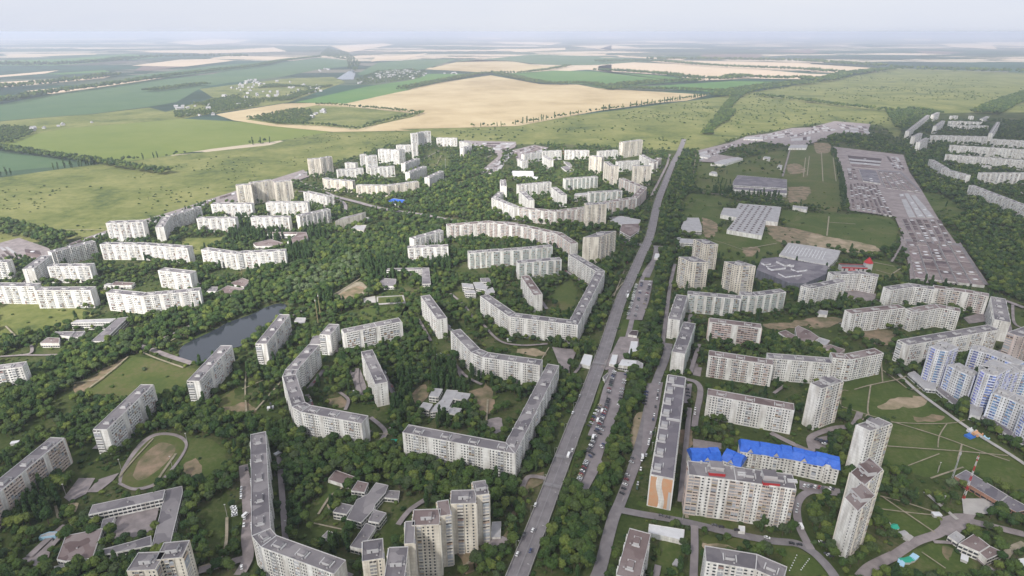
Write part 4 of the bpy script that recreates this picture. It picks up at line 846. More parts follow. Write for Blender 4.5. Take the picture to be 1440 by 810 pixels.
# schools, kindergartens and other low buildings
low('H-shaped school with a long white three-storey wing beside the oval stadium', [(10, 'A5:592,402 1092,293 1105,232 620,335', 'roof_grey'), (6.5, 'A5:1108,232 1220,208 1225,250 1140,602 1015,620 1075,380', 'roof_grey'),
    (7, 'A5:655,640 900,575 1012,540 1015,605 700,668', 'roof_grey'), (7.5, 'A5:380,700 440,540 690,490 620,690 440,712', 'roof_brown'), (6, 'A5:690,430 772,412 735,490 670,500', 'roof_grey'), (4.5, 'A5:740,640 825,635 800,690 735,700', 'roof_grey')], 'school', 'school', group=None)
low('white-roofed kiosk by the gate at the lower left corner', [(3.2, 'A5:362,748 430,732 438,775 375,795', 'roof_light')], 'kiosk', 'kiosk', windows=False)
low('pale blue shed on the grass left of the school', [(3, 'A5:258,555 370,540 385,515 330,515 275,535', 'roof_light')], 'shed', 'shed', wall='ltblue_p' if 'ltblue_p' in M else 'wall_blue', windows=False)
low('kindergarten of joined flat-roofed pavilions in the lower centre', [(7, 'B5:1018,240 1062,172 1135,188 1108,252', 'roof_brown'), (6.5, 'B5:1185,185 1268,203 1250,250 1180,330 1170,365 1085,455 988,428 1055,300 1130,262', 'roof_grey'),
    (7, 'B5:895,382 945,320 1032,338 988,398', 'roof_grey'), (7.2, 'B5:1132,442 1172,365 1255,388 1205,455', 'roof_grey'), (6, 'B5:1010,612 1118,455 1187,480 1092,632', 'roof_grey'), (4, 'B5:1250,235 1345,240 1335,295 1235,285', 'roof_grey')], 'kindergarten', 'kindergarten')
low('brown flat shelter with white posts above the kindergarten running loop', [(3.2, 'B5:862,165 915,100 1055,150 1010,212', 'roof_brown')], 'shelter', 'shelter', windows=False)
low('small flat pavilion below the kindergarten running loop', [(3.2, 'B5:820,548 860,508 950,532 905,572', 'roof_grey')], 'pavilion', 'pavilion', windows=False)
low('kindergarten of pale pavilions in the lower big courtyard', [(7, 'C4:205,368 235,315 298,320 268,375', 'roof_light'), (6.5, 'C4:325,325 400,330 345,430 340,460 215,478 245,430 290,390', 'roof_light'), (7, 'C4:365,385 395,340 488,352 455,398', 'roof_light'),
    (7, 'C4:135,452 168,408 232,420 205,462', 'roof_light'), (7, 'C4:330,485 345,440 425,450 398,492', 'roof_light')], 'kindergarten', 'kindergarten')
low('kindergarten of pale pavilions above the lower big courtyard', [(7, 'C3:425,325 500,332 508,360 432,352', 'roof_light'), (6.5, 'C3:502,320 555,318 600,350 590,372 520,362', 'roof_light'), (7, 'C3:440,375 512,372 520,396 450,392', 'roof_light'), (7, 'C3:548,292 612,290 622,322 560,318', 'roof_grey'), (7, 'C3:572,378 632,352 648,384 590,398', 'roof_light')], 'kindergarten', 'kindergarten')
low('school with a long white wing and a dark end wing above the sports courts', [(10, 'B3:1255,240 C3:160,236 155,222 B3:1262,226', 'roof_grey'), (10, 'C3:160,240 160,222 207,222 218,330 160,332', 'roof_grey'), (5, 'B3:1195,350 1225,292 1322,298 1310,345', 'roof_grey')], 'school', 'school')
low('small shop with grey flat roof on the pond path', [(5, 'B3:637,582 652,556 716,558 702,602', 'roof_light')], 'shop', 'shop')
low('dark-roofed long hall with a lower part joining the C-shaped chain', [(9, 'B3:740,735 765,675 870,672 850,735', 'roof_grey')], 'hall', 'hall')
low('L-shaped school on the left with long grey roofs beside the pond wood', [(10, 'A3:690,716 610,716 790,560 858,552', 'roof_grey'), (10, 'A3:475,592 510,572 775,562 735,588', 'roof_light'), (6, 'A3:268,728 315,690 400,692 395,728', 'roof_brown'), (6, 'A3:350,672 372,650 500,648 468,682', 'roof_grey'), (5, 'A3:475,690 500,650 570,645 540,690', 'roof_grey')], 'school', 'school')
low('low kindergarten among trees above the zigzag slab', [(6, 'A3:730,340 770,315 905,322 880,340', 'roof_brown'), (6, 'A3:690,340 720,325 760,330 740,345', 'roof_light')], 'kindergarten', 'kindergarten')
low('long low market building with brown roof at the ravine wood', [(6, 'B3:110,388 190,342 305,362 215,402', 'roof_brown'), (5, 'B3:200,330 290,290 345,310 300,350', 'roof_brown'), (5, 'B3:50,380 80,350 130,350 110,382', 'roof_grey')], 'market_building', 'market')
low('school with white wing and brown roofs behind the poplars', [(9, 'B2:455,712 462,698 655,698 655,712', 'roof_brown'), (9, 'B2:655,712 657,698 718,698 730,735 620,772 590,762', 'roof_brown'), (6, 'B2:360,772 480,745 560,770 540,792 380,792', 'roof_brown')], 'school', 'school')
low('large blank cream hall with low annex beside the ravine wood', [(20, 'B2:910,625 1090,578 1115,562 960,600', 'roof_grey'), (9, 'B2:1020,672 1050,650 1125,652 1100,690', 'roof_light')], 'hall', 'hall', wall='wall_cream', windows=False)
low('low hall with bright blue roof beside the road junction', [(6, 'B2:1258,490 1300,472 1405,486 1335,515', 'roof_blue')], 'hall', 'hall')
low('grey flat hut beside the cream hall', [(5, 'B2:1090,605 1110,595 1150,605 1125,618', 'roof_light')], 'hut', 'hut', windows=False)
low('flat white school behind the ring of blocks', [(10, 'R:160,284 165,272 325,274 328,308 262,306 205,318 170,306', 'roof_white'), (8, 'R:262,318 268,305 362,318 350,335', 'roof_white')], 'school', 'school')
low('grey kindergarten on the lawn behind the ring of blocks', [(6, 'R:535,242 582,232 630,262 572,272', 'roof_grey'), (6, 'R:552,198 598,208 618,232 590,236', 'roof_grey')], 'kindergarten', 'kindergarten')
low('low white building left of the inner ring slab', [(14, 'R:635,457 640,444 748,436 750,452', 'roof_light')], 'office_building', 'offices')
low('shopping hall with pale roof beside the avenue crossing', [(8, 'D2:85,620 150,590 290,615 280,640 160,650', 'roof_light'), (10, 'D2:150,690 165,645 285,640 280,690 220,730', 'roof_brown'), (5, 'D2:80,600 160,590 230,600 150,620', 'roof_grey')], 'shopping_hall', 'shop')
low('dark glassy shopping mall with roof ducts', [(13, 'D3:1066,235 1100,162 1200,150 E3:120,210 105,262 60,285 -40,328 D3:1285,325', 'roof_purple')], 'shopping_mall', 'mall', wall='wall_mall', windows=False)
low('pale ribbed market hall behind the dark mall', [(9, 'D3:1218,135 1280,55 1429,75 E3:200,108 180,155 125,205 D3:1429,188', 'roof_light')], 'market_hall', 'market')
low('kindergarten with brown roofs between the white rows of the right quarter', [(7, 'D3:1212,655 1262,640 1350,690 1290,708', 'roof_brown'), (7, 'D3:1325,625 1345,610 1429,648 E3:60,690 30,712 D3:1340,715', 'roof_brown')], 'kindergarten', 'kindergarten')
low('red brick kindergarten annex beside the bent slab', [(6, 'E3:0,700 40,682 130,710 100,745', 'roof_light'), (6, 'E3:80,760 130,735 230,770 190,800', 'roof_brown')], 'kindergarten', 'kindergarten', wall='wall_pink')
low('small pale hut in the yard left of the zigzag pinkish slab', [(4, 'E3:40,515 60,505 118,512 110,540 50,535', 'roof_light')], 'hut', 'hut', windows=False)
low('white-roofed garage beside the bottom street', [(4.5, 'D5:340,520 345,462 585,500 578,575', 'roof_white')], 'garage', 'garage', windows=False)
low('white container beside the entrance yard of the thirteen-storey slab', [(3.5, 'D5:945,510 945,472 990,478 990,516', 'roof_white')], 'kiosk', 'kiosk', windows=False)
low('grey sloping canopy at the foot of the stepped cream row', [(4, 'C5:618,555 628,450 690,445 685,552', 'roof_light')], 'canopy', 'canopy', windows=False)
low('white supermarket with a red front by the avenue', [(6, 'D4:140,160 165,120 265,130 255,175', 'roof_white'), (5, 'D4:255,175 268,128 308,150 300,195', 'roof_light')], 'supermarket', 'shop')
low('long white market stall row above the supermarket', [(4, 'D4:205,90 225,0 272,0 265,90', 'roof_white')], 'market_pavilion', 'market', windows=False)
low('white and blue bus stop kiosk standing in the avenue strip', [(4, 'D4:78,150 100,88 138,92 122,162', 'roof_white')], 'kiosk', 'kiosk', windows=False)
low('small grey-roofed kiosk at the start of the grass strip', [(4, 'D4:35,240 70,210 75,225 50,262', 'roof_grey')], 'kiosk', 'kiosk', windows=False)
low('white canopy roofs beside the pavement left of the avenue', [(4, 'C4:1218,150 1245,85 1302,95 1285,168', 'roof_white')], 'market_pavilion', 'market', windows=False)
low('red-topped kiosk on the grass between the two parking lots', [(4, 'D3:205,670 230,640 275,645 265,680', 'roof_rust')], 'kiosk', 'kiosk', windows=False)
low('white petrol kiosk by the avenue crossing', [(4, 'D3:380,155 388,125 418,128 412,160', 'roof_white')], 'kiosk', 'kiosk', windows=False)
low('long dark-roofed workshop with a brick end beside the red and white mast', [(5.5, 'E5:965,142 1040,100 1320,270 1262,318', 'roof_purple'), (6.5, 'E5:1262,322 1320,272 1480,360 1380,385', 'roof_purple')], 'workshop', 'workshop', wall='wall_brick')
low('two-storey pale service building with brown roof near the lower right corner', [(7.5, 'E5:992,592 1095,527 1200,608 1130,652', 'roof_brown'), (6.5, 'E5:1132,655 1202,610 1292,652 1182,702', 'roof_brown'), (4, 'E5:918,545 975,508 1035,550 985,590', 'roof_light')], 'service_building', 'building')
low('white shed cut by the right edge at the lower corner', [(5, 'E5:1375,700 1429,690 1500,740 1440,770', 'roof_white')], 'shed', 'shed', windows=False)
low('shop podium under the blue and white towers', [(4.5, 'K:32,262 75,248 120,285 225,330 220,372 150,365 110,330', 'roof_light'), (4, 'K:222,372 238,348 385,458 362,492', 'roof_grey'), (6, 'K:445,540 450,470 520,475 538,500 520,555', 'roof_light'), (4.5, 'K:525,555 545,530 740,658 722,690', 'roof_purple'), (4.5, 'K:728,690 745,655 870,740 850,770', 'roof_purple')], 'shop_podium', 'shops', wall='wall_blue')
low('large flat factory hall with rows of small skylights', [(8, 'D2:868,682 935,600 825,580 845,535 930,540 948,505 1232,530 1210,632 1130,624 1103,722', 'roof_light')], 'factory_hall', 'factory', windows=False)
low('long purple-grey factory with a glazed front beyond the skylight hall', [(13, 'D2:908,362 940,316 1270,345 1270,405 910,385', 'roof_purple'), (9, 'D2:915,412 915,388 1270,408 1270,440', 'roof_purple')], 'factory_hall', 'factory')
low('pale office building beside the avenue trees', [(8, 'D2:562,662 590,602 680,602 700,662 700,690 565,690', 'roof_light')], 'office_building', 'offices')
low('white-walled depot with parking behind the farthest cream tower', [(7, 'D2:545,770 560,740 650,745 660,775', 'roof_light')], 'depot', 'depot')
for lb, s in (('white warehouse shed at the start of the industrial road', 'D2:750,302 770,290 800,295 805,312'), ('rusty shed with curved yard wall by the industrial road', 'D2:760,240 830,215 940,195 975,205 850,245'),
              ('white shed among trucks near the far woods', 'D2:680,190 720,175 760,190 740,200'), ('low white storehouse below the long factory', 'D2:1310,530 1310,518 1410,530 1405,550'),
              ('small white cabin beside the dark factory road', 'D2:1205,260 1215,245 1240,250 1235,268'), ('low pale sheds at the far end of the pipeline', 'D2:1280,135 1290,115 1410,112 1400,135'),
              ('long pale shed by the far industrial road', 'D2:980,75 990,60 1110,60 1110,78'), ('pale yard shed beside the factory lawn', 'D2:1110,200 1120,190 1160,195 1155,212')):
    low(lb, [(6, s, 'roof_light')], 'warehouse', 'warehouse', windows=False)
# ------------------------------------------------------------------ garages
M['yard'] = mat('garage_yard_concrete', (.20, .165, .165), noise_scale=.05, c2=(.29, .25, .245))
patch('garage_yard', 'E2:150,130 620,185 660,300 740,420 850,610 980,790 E3:1000,60 1190,345 690,330 620,30 E2:560,600 260,560 220,330', M['yard'], 1)
patch('garage_yard', 'A3:-60,80 130,30 330,100 400,190 100,170 0,190', M['pave'], 0); patch('garage_yard', 'A2:420,800 700,700 1110,580 1420,480 B2:240,430 700,285 740,330 250,510 0,520 A2:1130,600 700,740', M['pave'], 0)
patch('garage_yard', 'Q:690,130 850,140 1290,150 1300,200 1160,260 1100,480 910,470 1110,300 1040,230 860,215', M['pave'], 0); patch('garage_yard', 'R:170,120 330,80 440,100 400,130 200,200', M['pave'], 0)
patch('garage_yard', 'D2:680,230 675,155 900,100 1000,60 1150,40 1300,5 1429,0 E1:160,720 400,740 380,800 E2:430,60 200,40 D2:1429,110 1280,130 1100,95 900,140 800,180 980,210 850,240', M['pave'], 0)
gi = 0
M['roof_warm'] = mat('roof_warm_grey', (.15, .115, .115), noise_scale=.2, c2=(.23, .185, .18), rnd=.2)
patch('garage_lane', 'E3:690,288 1182,348 1004,70 630,38', M['asphalt'], 0)
patch('garage_lane', 'E2:490,402 745,432 605,298 445,286', M['asphalt'], 0)
def bil(A, B_, C_, D_, u, v): return (A * (1 - u) + B_ * u) * (1 - v) + (D_ * (1 - u) + C_ * u) * v
def garages(s, n, frac, roofs, where, seg=26, h=3.0):
    A, B_, C_, D_ = [Vector(p) for p in pts(s, h)]
    for i in range(n):
        u0 = (i + (1 - frac) / 2) / n; u1 = (i + (1 + frac) / 2) / n
        a = bil(A, B_, C_, D_, u0, 0); L = (bil(A, B_, C_, D_, u0, 1) - a).length; k = max(2, round(L / seg)); c = bil(A, B_, C_, D_, (u0 + u1) / 2, .5)
        side = '' if n == 1 else ('leftmost ' if i == 0 else 'rightmost ' if i == n - 1 else '%s ' % ['second', 'third', 'fourth', 'fifth', 'sixth', 'seventh'][i - 1] + 'from left ')
        root = thing('garage_row', side + 'row of joined flat-roofed garages ' + where, 'garages', (c.x, c.y, 0), group='garage rows ' + where)
        for j in range(k):
            p = [bil(A, B_, C_, D_, u, v) for u, v in ((u0, j / k), (u1, j / k), (u1, (j + .985) / k), (u0, (j + .985) / k))]
            if sum(p[q - 1].x * p[q].y - p[q].x * p[q - 1].y for q in range(4)) < 0: p = p[::-1]
            hh = h + random.uniform(-.4, .5); p = [tuple(q - c) for q in p]
            mb = MB()
            for q in range(4): mb.wall(p[q - 1], p[q], 0, hh, 1)
            mb.face([(*q, hh) for q in p], 0); mb.build('garage', [M[random.choice(roofs)], M['wall_grey']], root)
            if random.random() < .25:
                m_ = (Vector(p[0]) + Vector(p[2])) / 2; x = MB(); x.box(-3, 3, -2, 2, hh, hh + .9, 0); x.build('roof_light', M['roof_white'], root, (m_.x, m_.y, 0))
RR = ['roof_rust', 'roof_rust', 'roof_brown', 'roof_light']
garages('E3:695,285 1175,340 1000,75 635,42', 5, .84, ['roof_warm', 'roof_warm', 'roof_brown', 'roof_warm', 'roof_warm', 'roof_rust'], 'nearest to the serpentine slab row', 16, 4.5)
garages('E2:690,785 955,775 880,615 605,610', 6, .66, ['roof_rust', 'roof_rust', 'roof_brown'], 'in the middle of the garage field', 16, 4); garages('E2:650,598 835,600 690,432 590,442', 3, .78, ['roof_light'], 'with pale roofs beside the wood')
garages('E2:270,535 555,588 450,385 255,362', 8, .56, ['roof_rust', 'roof_rust', 'roof_brown'], 'left of the pale garage rows', 18, 4); garages('E2:500,400 740,430 600,300 450,288', 5, .76, ['roof_warm', 'roof_brown', 'roof_warm'], 'beside the grove at the right', 20, 4)
garages('E2:350,352 472,372 440,285 320,272', 1, .95, ['roof_purple'], 'forming the dark hall in the garage field', h=6); garages('E2:265,258 470,275 490,205 235,182', 1, .9, RR, 'at the head of the garage field', h=4)
garages('E2:560,278 640,288 590,195 500,190', 3, .6, RR, 'at the upper right of the garage field'); garages('E2:252,345 320,350 300,275 243,270', 2, .8, RR, 'by the poplar line')
garages('A3:20,160 150,145 60,80 -50,85', 3, .6, RR, 'at the left edge below the meadow'); garages('A3:140,140 330,170 300,110 130,90', 1, .6, RR, 'beside the greyish slab at the left')
garages('A2:440,800 420,790 690,700 710,712', 1, .8, ['roof_light', 'roof_rust'], 'along the meadow edge left of the ribbed building', 12); garages('A2:960,660 950,645 1420,490 1429,500', 1, .8, ['roof_light', 'roof_rust'], 'along the meadow edge right of the ribbed building', 12)
garages('B2:0,520 0,500 240,430 245,445', 1, .8, ['roof_light', 'roof_rust'], 'along the meadow edge left of the cream towers', 12); garages('B2:640,340 640,325 725,285 725,300', 2, .6, ['roof_light', 'roof_rust'], 'below the tall cream pair', 12)
garages('Q:860,210 845,150 1290,150 1165,240', 3, .7, ['roof_light', 'roof_rust'], 'at the head of the ravine', 15); garages('Q:1110,470 920,460 1160,290 1290,220', 3, .7, ['roof_light', 'roof_rust'], 'on the ravine slope', 15)
garages('R:200,200 180,120 330,80 430,105', 4, .7, RR, 'behind the ring of blocks', 15)
garages('D2:690,225 678,160 920,105 920,125', 2, .6, ['roof_light', 'roof_rust'], 'at the near end of the industrial road', 14); garages('D2:1000,90 1000,65 1300,10 1320,60', 3, .6, ['roof_light', 'roof_rust'], 'along the far industrial road', 16)
garages('D2:1300,90 1290,50 1429,10 E1:150,790 E2:100,30 D2:1429,90'.replace(' E1:150,790 E2:100,30', ''), 2, .6, ['roof_light', 'roof_rust'], 'right of the pipeline on the industrial road', 16)
garages('E1:10,800 0,750 100,740 180,780', 3, .6, ['roof_light', 'roof_rust'], 'at the far left of the works', 16); garages('E1:230,790 170,730 370,750 400,800', 3, .6, ['roof_light', 'roof_rust'], 'below the far meadow', 16)
# skylights on the factory hall, ducts on the mall
def find(label): return [o for o in bpy.data.objects if str(o.get('label', '')).startswith(label)][0]
fh_ = find('large flat factory'); c = Vector(fh_.location[:2]); sk = MB(); sk.box(-1.7, 1.7, -1.7, 1.7, 0, 1.0, 0, top_m=1); skm = sk.mesh('skylight', [M['roof_brown'], M['recess']])
pf = [tuple(Vector(p)) for p in pts('D2:868,682 935,600 945,510 1180,530 1140,600 1100,718', 8)]
xs = [p[0] for p in pf]; ys = [p[1] for p in pf]; gx = 0
y = min(ys) + 5
while y < max(ys):
    x = min(xs) + 5 + (gx % 2) * 6
    while x < max(xs):
        if inside([(x, y), (x + 3, y), (x - 3, y), (x, y + 3), (x, y - 3)], pf).all(): obj('skylight', skm, fh_, (x - c.x, y - c.y, 8.02))
        x += 13
    y += 12; gx += 1
ml = find('dark glassy')
for s, sz in (('D3:1200,230', (26, 10, 3)), ('D3:1130,200', (12, 8, 2.5)), ('D3:1290,270', (30, 16, 2)), ('D3:1240,200', (8, 20, 3)), ('D3:1350,240', (20, 12, 2.5)), ('D3:1300,215', (5, 5, 4)), ('D3:1160,215', (14, 4, 2))): on_roof(ml, s, 13, sz, [M['wall_blue'], M['roof_purple']], 'roof_unit', .05, .3)
mk = find('pale ribbed')
ra, rb_ = [Vector(q) for q in pts('D3:1250,120 1285,70', 9)]; rang = math.atan2((rb_ - ra).y, (rb_ - ra).x)
for k in range(12): on_roof(mk, 'D3:%d,%d' % (1275 + k * 22, 98 + k * 4), 9, ((rb_ - ra).length, .8, .6), [M['roof_white'], M['roof_white']], 'roof_rib', .05, rang)
# church with a red cone, its red-banded hall
p = pts('E3:300,245')[0]; ch = thing('church', 'white church hall with red roof bands and a red conical tower top', 'church', (*p, 0), R(-6)); FOOT.append((('poly', [(p[0] - 30, p[1] - 14), (p[0] + 30, p[1] - 14), (p[0] + 30, p[1] + 18), (p[0] - 30, p[1] + 18)]), 2))
mb = MB(); mb.box(-24, 14, -6, 8, 0, 9, 0, top_m=1)
mb.build('nave', [M['parapet'], M['roof_grey']], ch)
mb = MB(); mb.face([(-24.4, -6.12, 6.4), (14.4, -6.12, 6.4), (14.4, -6.12, 8.6), (-24.4, -6.12, 8.6)]); mb.face([(14.4, 8.4, 9.05), (-24.4, 8.4, 9.05), (-24.4, 5, 9.6), (14.4, 5, 9.6)]); mb.build('red_band', M['red'], ch)
mb = MB()
for k in range(5): mb.box(-21 + k * 7, -18.5 + k * 7, -6.08, -6, 1.5, 6.5, 0)
mb.build('window', M['glass'], ch)
mb = MB(); mb.box(12, 22, -4, 6, 0, 15, 0); mb.build('tower', M['parapet'], ch)
mb = MB(); mb.tube((17, 1, 15), (17, 1, 24), 7, .2, 8, cap=False); mb.build('cone_roof', M['red'], ch)
mb = MB(); mb.box(-14, -4, -9, -6.1, 0, 5, 0, top_m=1); mb.build('porch', [M['red'], M['red']], ch)
# masts, poles, lamps
def mast(label, base, top, cat='mast', mats=('red', 'parapet'), r=1.0, bands=9, name='lattice_mast'):
    b = pts(base)[0]; lo, hi = 5.0, 200.0
    tx = TILE[top.split(':')[0]]; yy = float(top.split(',')[1]) / tx[2] + tx[1]
    for _ in range(40):
        m_ = (lo + hi) / 2
        if w2px(*b, m_)[1] > yy: lo = m_
        else: hi = m_
    h = lo; root = thing(name, label, cat, (*b, 0))
    for k in range(bands):
        z0, z1 = h * k / bands, h * (k + 1) / bands; r0 = r * (1 - .7 * k / bands); r1 = r * (1 - .7 * (k + 1) / bands); mb = MB()
        for q in range(3):
            a = 2.094 * q; a2 = 2.094 * (q + 1)
            mb.tube((r0 * math.cos(a), r0 * math.sin(a), z0), (r1 * math.cos(a), r1 * math.sin(a), z1), .14 * r + .05, .14 * r + .05, 4)
            mb.tube((r0 * math.cos(a), r0 * math.sin(a), z0), (r1 * math.cos(a2), r1 * math.sin(a2), z1), .09 * r + .03, .09 * r + .03, 3)
            zm = (z0 + z1) / 2; rm = (r0 + r1) / 2
            mb.tube((rm * math.cos(a), rm * math.sin(a), zm), (rm * math.cos(a2), rm * math.sin(a2), zm), .09 * r + .03, .09 * r + .03, 3)
        mb.build('mast_section', M[mats[k % 2]], root)
    mb = MB(); mb.tube((0, 0, h), (0, 0, h + 3), .08, .04, 4); mb.build('antenna', M['steel'], root)
    mb = MB()
    for q in range(3):
        a = 2.094 * q + .5; mb.box(.5 * math.cos(a) - .25, .5 * math.cos(a) + .25, .5 * math.sin(a) - .25, .5 * math.sin(a) + .25, h - 3, h - .8, 0)
    mb.build('panel_antenna', M['parapet'], root)
mast('red and white lattice mast beside the long dark-roofed workshop', 'E5:1022,300', 'E5:1115,5', r=1.0)
mast('grey lattice mast left of the red and white one', 'E5:935,195', 'E4:1005,740', mats=('steel', 'steel'), r=.8)
mast('yellow lattice mast by the dark-roofed hall, left one', 'B3:800,620', 'B3:772,432', mats=('yellow', 'yellow'), r=.7); mast('yellow lattice mast by the dark-roofed hall, right one', 'B3:815,560', 'B3:795,400', mats=('yellow', 'yellow'), r=.7)
mast('thin pale mast behind the zigzag slab, left one', 'B3:287,278', 'B3:280,225', mats=('yellow', 'yellow'), r=.6); mast('thin pale mast behind the zigzag slab, right one', 'B3:338,278', 'B3:318,165', mats=('yellow', 'yellow'), r=.6)
mast('thin pale mast standing in the ravine', 'Q:565,455', 'Q:562,318', mats=('steel', 'steel'), r=.7); mast('grey mast by the far industrial road', 'D2:920,140', 'D2:923,60', mats=('steel', 'steel'), r=.8)
mast('red and white chimney mast behind the far white row', 'R:549,185', 'R:549,98', r=1.2)
def lampproto():
    t = thing('street_lamp', 'grey street lamp on the left kerb of the avenue', 'street lamp', (0, 0, 0), group='street lamps on the left kerb of the avenue')
    a = MB(); a.tube((0, 0, 0), (0, 0, 9), .13, .08, 6); a.build('pole', M['steel'], t); b = MB(); b.tube((0, 0, 9), (1.8, 0, 9.5), .06, .05, 5); b.build('arm', M['steel'], t)
    d = MB(); d.box(1.6, 2.5, -.18, .18, 9.42, 9.6, 0, bottom=True); d.build('lamp_head', M['frame'], t); return t
lp = lampproto(); first = True
for off, sg in ((8.3, 1), (-8.3, -1)):
    for p_, d in along(AV, 20 + (sg > 0) * 18, 38, 36):
        n = Vector((-d.y, d.x)); q = p_ + n * off; rz = math.atan2(-n.y * sg, -n.x * sg)
        if first: lp.location = (*q, 0); lp.rotation_euler = (0, 0, rz); first = False
        else: dup(lp, (*q, 0), rz, None, 'grey street lamp on the %s kerb of the avenue' % ('left' if sg > 0 else 'right'), 'street lamps on the %s kerb of the avenue' % ('left' if sg > 0 else 'right'))
def pole(s, h, label):
    b = pts(s)[0]; t = thing('lamp_post', label, 'lamp post', (*b, 0)); a = MB(); a.tube((0, 0, 0), (0, 0, h), .22, .14, 6); a.build('pole', M['concrete'], t); d = MB(); d.box(-.6, .6, -.25, .25, h, h + .3, 0); d.build('lamp_head', M['frame'], t)
for s, h, lb in (('A5:815,105', 12, 'pale post at the top left of the oval track'), ('A5:445,275', 12, 'pale post beside the brown sports court'), ('A5:1155,85', 12, 'pale post at the right of the oval track'), ('A4:1258,690', 12, 'pale post at the top right of the oval track'),
                 ('B5:190,420', 13, 'concrete post beside the dirt lane by the long foreground slab'), ('B5:590,530', 13, 'concrete post in the grove beside the kindergarten'), ('E5:850,120', 11, 'concrete post on the path right of the lower green'), ('E5:883,335', 9, 'white post by the concrete path near the workshop'),
                 ('D4:385,640', 10, 'lamp post beside the side street'), ('D4:365,740', 10, 'lamp post at the lower part of the side street'), ('D5:570,440', 11, 'lamp post at the corner below the thirteen-storey slab')): pole(s, h, lb)
# ------------------------------------------------------------------ play equipment, tents, bins
def small(name, label, cat, s, size, mats, group=None, gable=False, rz=0):
    p = pts(s)[0]; t = thing(name, label, cat, (*p, 0), rz, group); sx, sy, sz = size; mb = MB()
    mb.box(-sx / 2, sx / 2, -sy / 2, sy / 2, 0, sz, 0); mb.build('body', M[mats[0]], t)
    mb = MB(); o = .25; zt = sz + (sy * .35 if gable else .25)
    mb.face([(-sx / 2 - o, -sy / 2 - o, sz + .02), (sx / 2 + o, -sy / 2 - o, sz + .02), (sx / 2 + o, 0, zt), (-sx / 2 - o, 0, zt)]); mb.face([(sx / 2 + o, sy / 2 + o, sz + .02), (-sx / 2 - o, sy / 2 + o, sz + .02), (-sx / 2 - o, 0, zt), (sx / 2 + o, 0, zt)])
    mb.face([(-sx / 2 - o, sy / 2 + o, sz + .02), (-sx / 2 - o, -sy / 2 - o, sz + .02), (-sx / 2 - o, 0, zt)]); mb.face([(sx / 2 + o, -sy / 2 - o, sz + .02), (sx / 2 + o, sy / 2 + o, sz + .02), (sx / 2 + o, 0, zt)]); mb.build('roof', M[mats[1]], t)
    FOOT.append((('poly', [(p[0] - sx / 2, p[1] - sy / 2), (p[0] + sx / 2, p[1] - sy / 2), (p[0] + sx / 2, p[1] + sy / 2), (p[0] - sx / 2, p[1] + sy / 2)]), 2)); return t
small('tent', 'green-roofed tent beside the close tower pair, upper one', 'tent', 'E5:475,455', (6, 5, 2.4), ('parapet', 'green_p'), gable=True, rz=.4); small('tent', 'green-roofed tent beside the close tower pair, lower one', 'tent', 'E5:550,497', (6, 5, 2.4), ('parapet', 'green_p'), gable=True, rz=.3)
for k, (s, mt, lb) in enumerate((('E5:498,470', 'roof_light', 'grey hut between the two green tents'), ('E5:618,540', 'roof_light', 'small pale hut below the green tents'), ('E5:650,565', 'concrete', 'square concrete pad hut below the pale hut'),
      ('E5:600,740', 'ltblue_p', 'light blue garage box, nearest in the slanted row'), ('E5:625,722', 'green_p', 'green garage box, second in the slanted row'), ('E5:655,715', 'green_p', 'green garage box, third in the slanted row'), ('E5:687,698', 'ltblue_p', 'light blue garage box, farthest in the slanted row'),
      ('E5:1025,705', 'roof_white', 'white cabin on the grass below the worn oval'), ('E5:840,410', 'roof_white', 'small white cabin at the path crossing'), ('A4:105,690', 'roof_white', 'white slab hut on the grass strip at the left'), ('B5:890,350', 'sand', 'round sandy canopy beside the kindergarten'),
      ('B5:530,0', 'roof_white', 'small white cabin by the wood path'), ('B4:1310,680', 'green_p', 'pale green hut on the triangle of grass by the wood'), ('C4:240,230', 'roof_light', 'small grey hut at the foot of the lower court chain'), ('C4:275,100', 'roof_white', 'small white booth by the courtyard road'), ('D5:530,740', 'roof_light', 'pale metal shed on the lawn below the garage'),
      ('C3:745,712', 'roof_white', 'white booth in front of the horseshoe chain'), ('B4:480,455', 'roof_white', 'white hut beside the court lane of the C-shaped chain'))):
    small('hut', lb, 'hut', s, (6, 4, 2.6), ('frame', mt), rz=.3 * (k % 4))
for s, mt, lb, sz in (('K:445,690', 'blue_p', 'blue bouncy slide on the green beside the long footpath', (8, 6, 2.6)), ('K:455,655', 'roof_white', 'white part of the bouncy castle group', (7, 5, 3)), ('K:495,675', 'wall_orange', 'orange bouncy castle between the blue ones', (8, 6, 2.8)), ('K:548,700', 'ltblue_p', 'light blue bouncy pool at the right of the group', (6, 5, 1.6))):
    p = pts(s)[0]; t = thing('bouncy_castle', lb, 'bouncy castle', (*p, 0), .4); mb = MB(); x, y_, z = sz
    mb.box(-x / 2, x / 2, -y_ / 2, y_ / 2, 0, z * .35, 0); mb.build('base', M[mt], t)
    for q, (a, b) in enumerate(((-1, -1), (1, -1), (1, 1), (-1, 1))):
        mb = MB(); mb.tube((a * x * .42, b * y_ * .42, z * .35), (a * x * .42, b * y_ * .42, z), .7, .55, 8); mb.build('turret', M[mt], t)
    mb = MB(); mb.face([(-x * .4, y_ * .45, z * .9), (x * .4, y_ * .45, z * .9), (x * .4, -y_ * .3, z * .36), (-x * .4, -y_ * .3, z * .36)][::-1]); mb.build('slide', M[mt], t)
    FOOT.append((('poly', [(p[0] - 5, p[1] - 4), (p[0] + 5, p[1] - 4), (p[0] + 5, p[1] + 4), (p[0] - 5, p[1] + 4)]), 3))
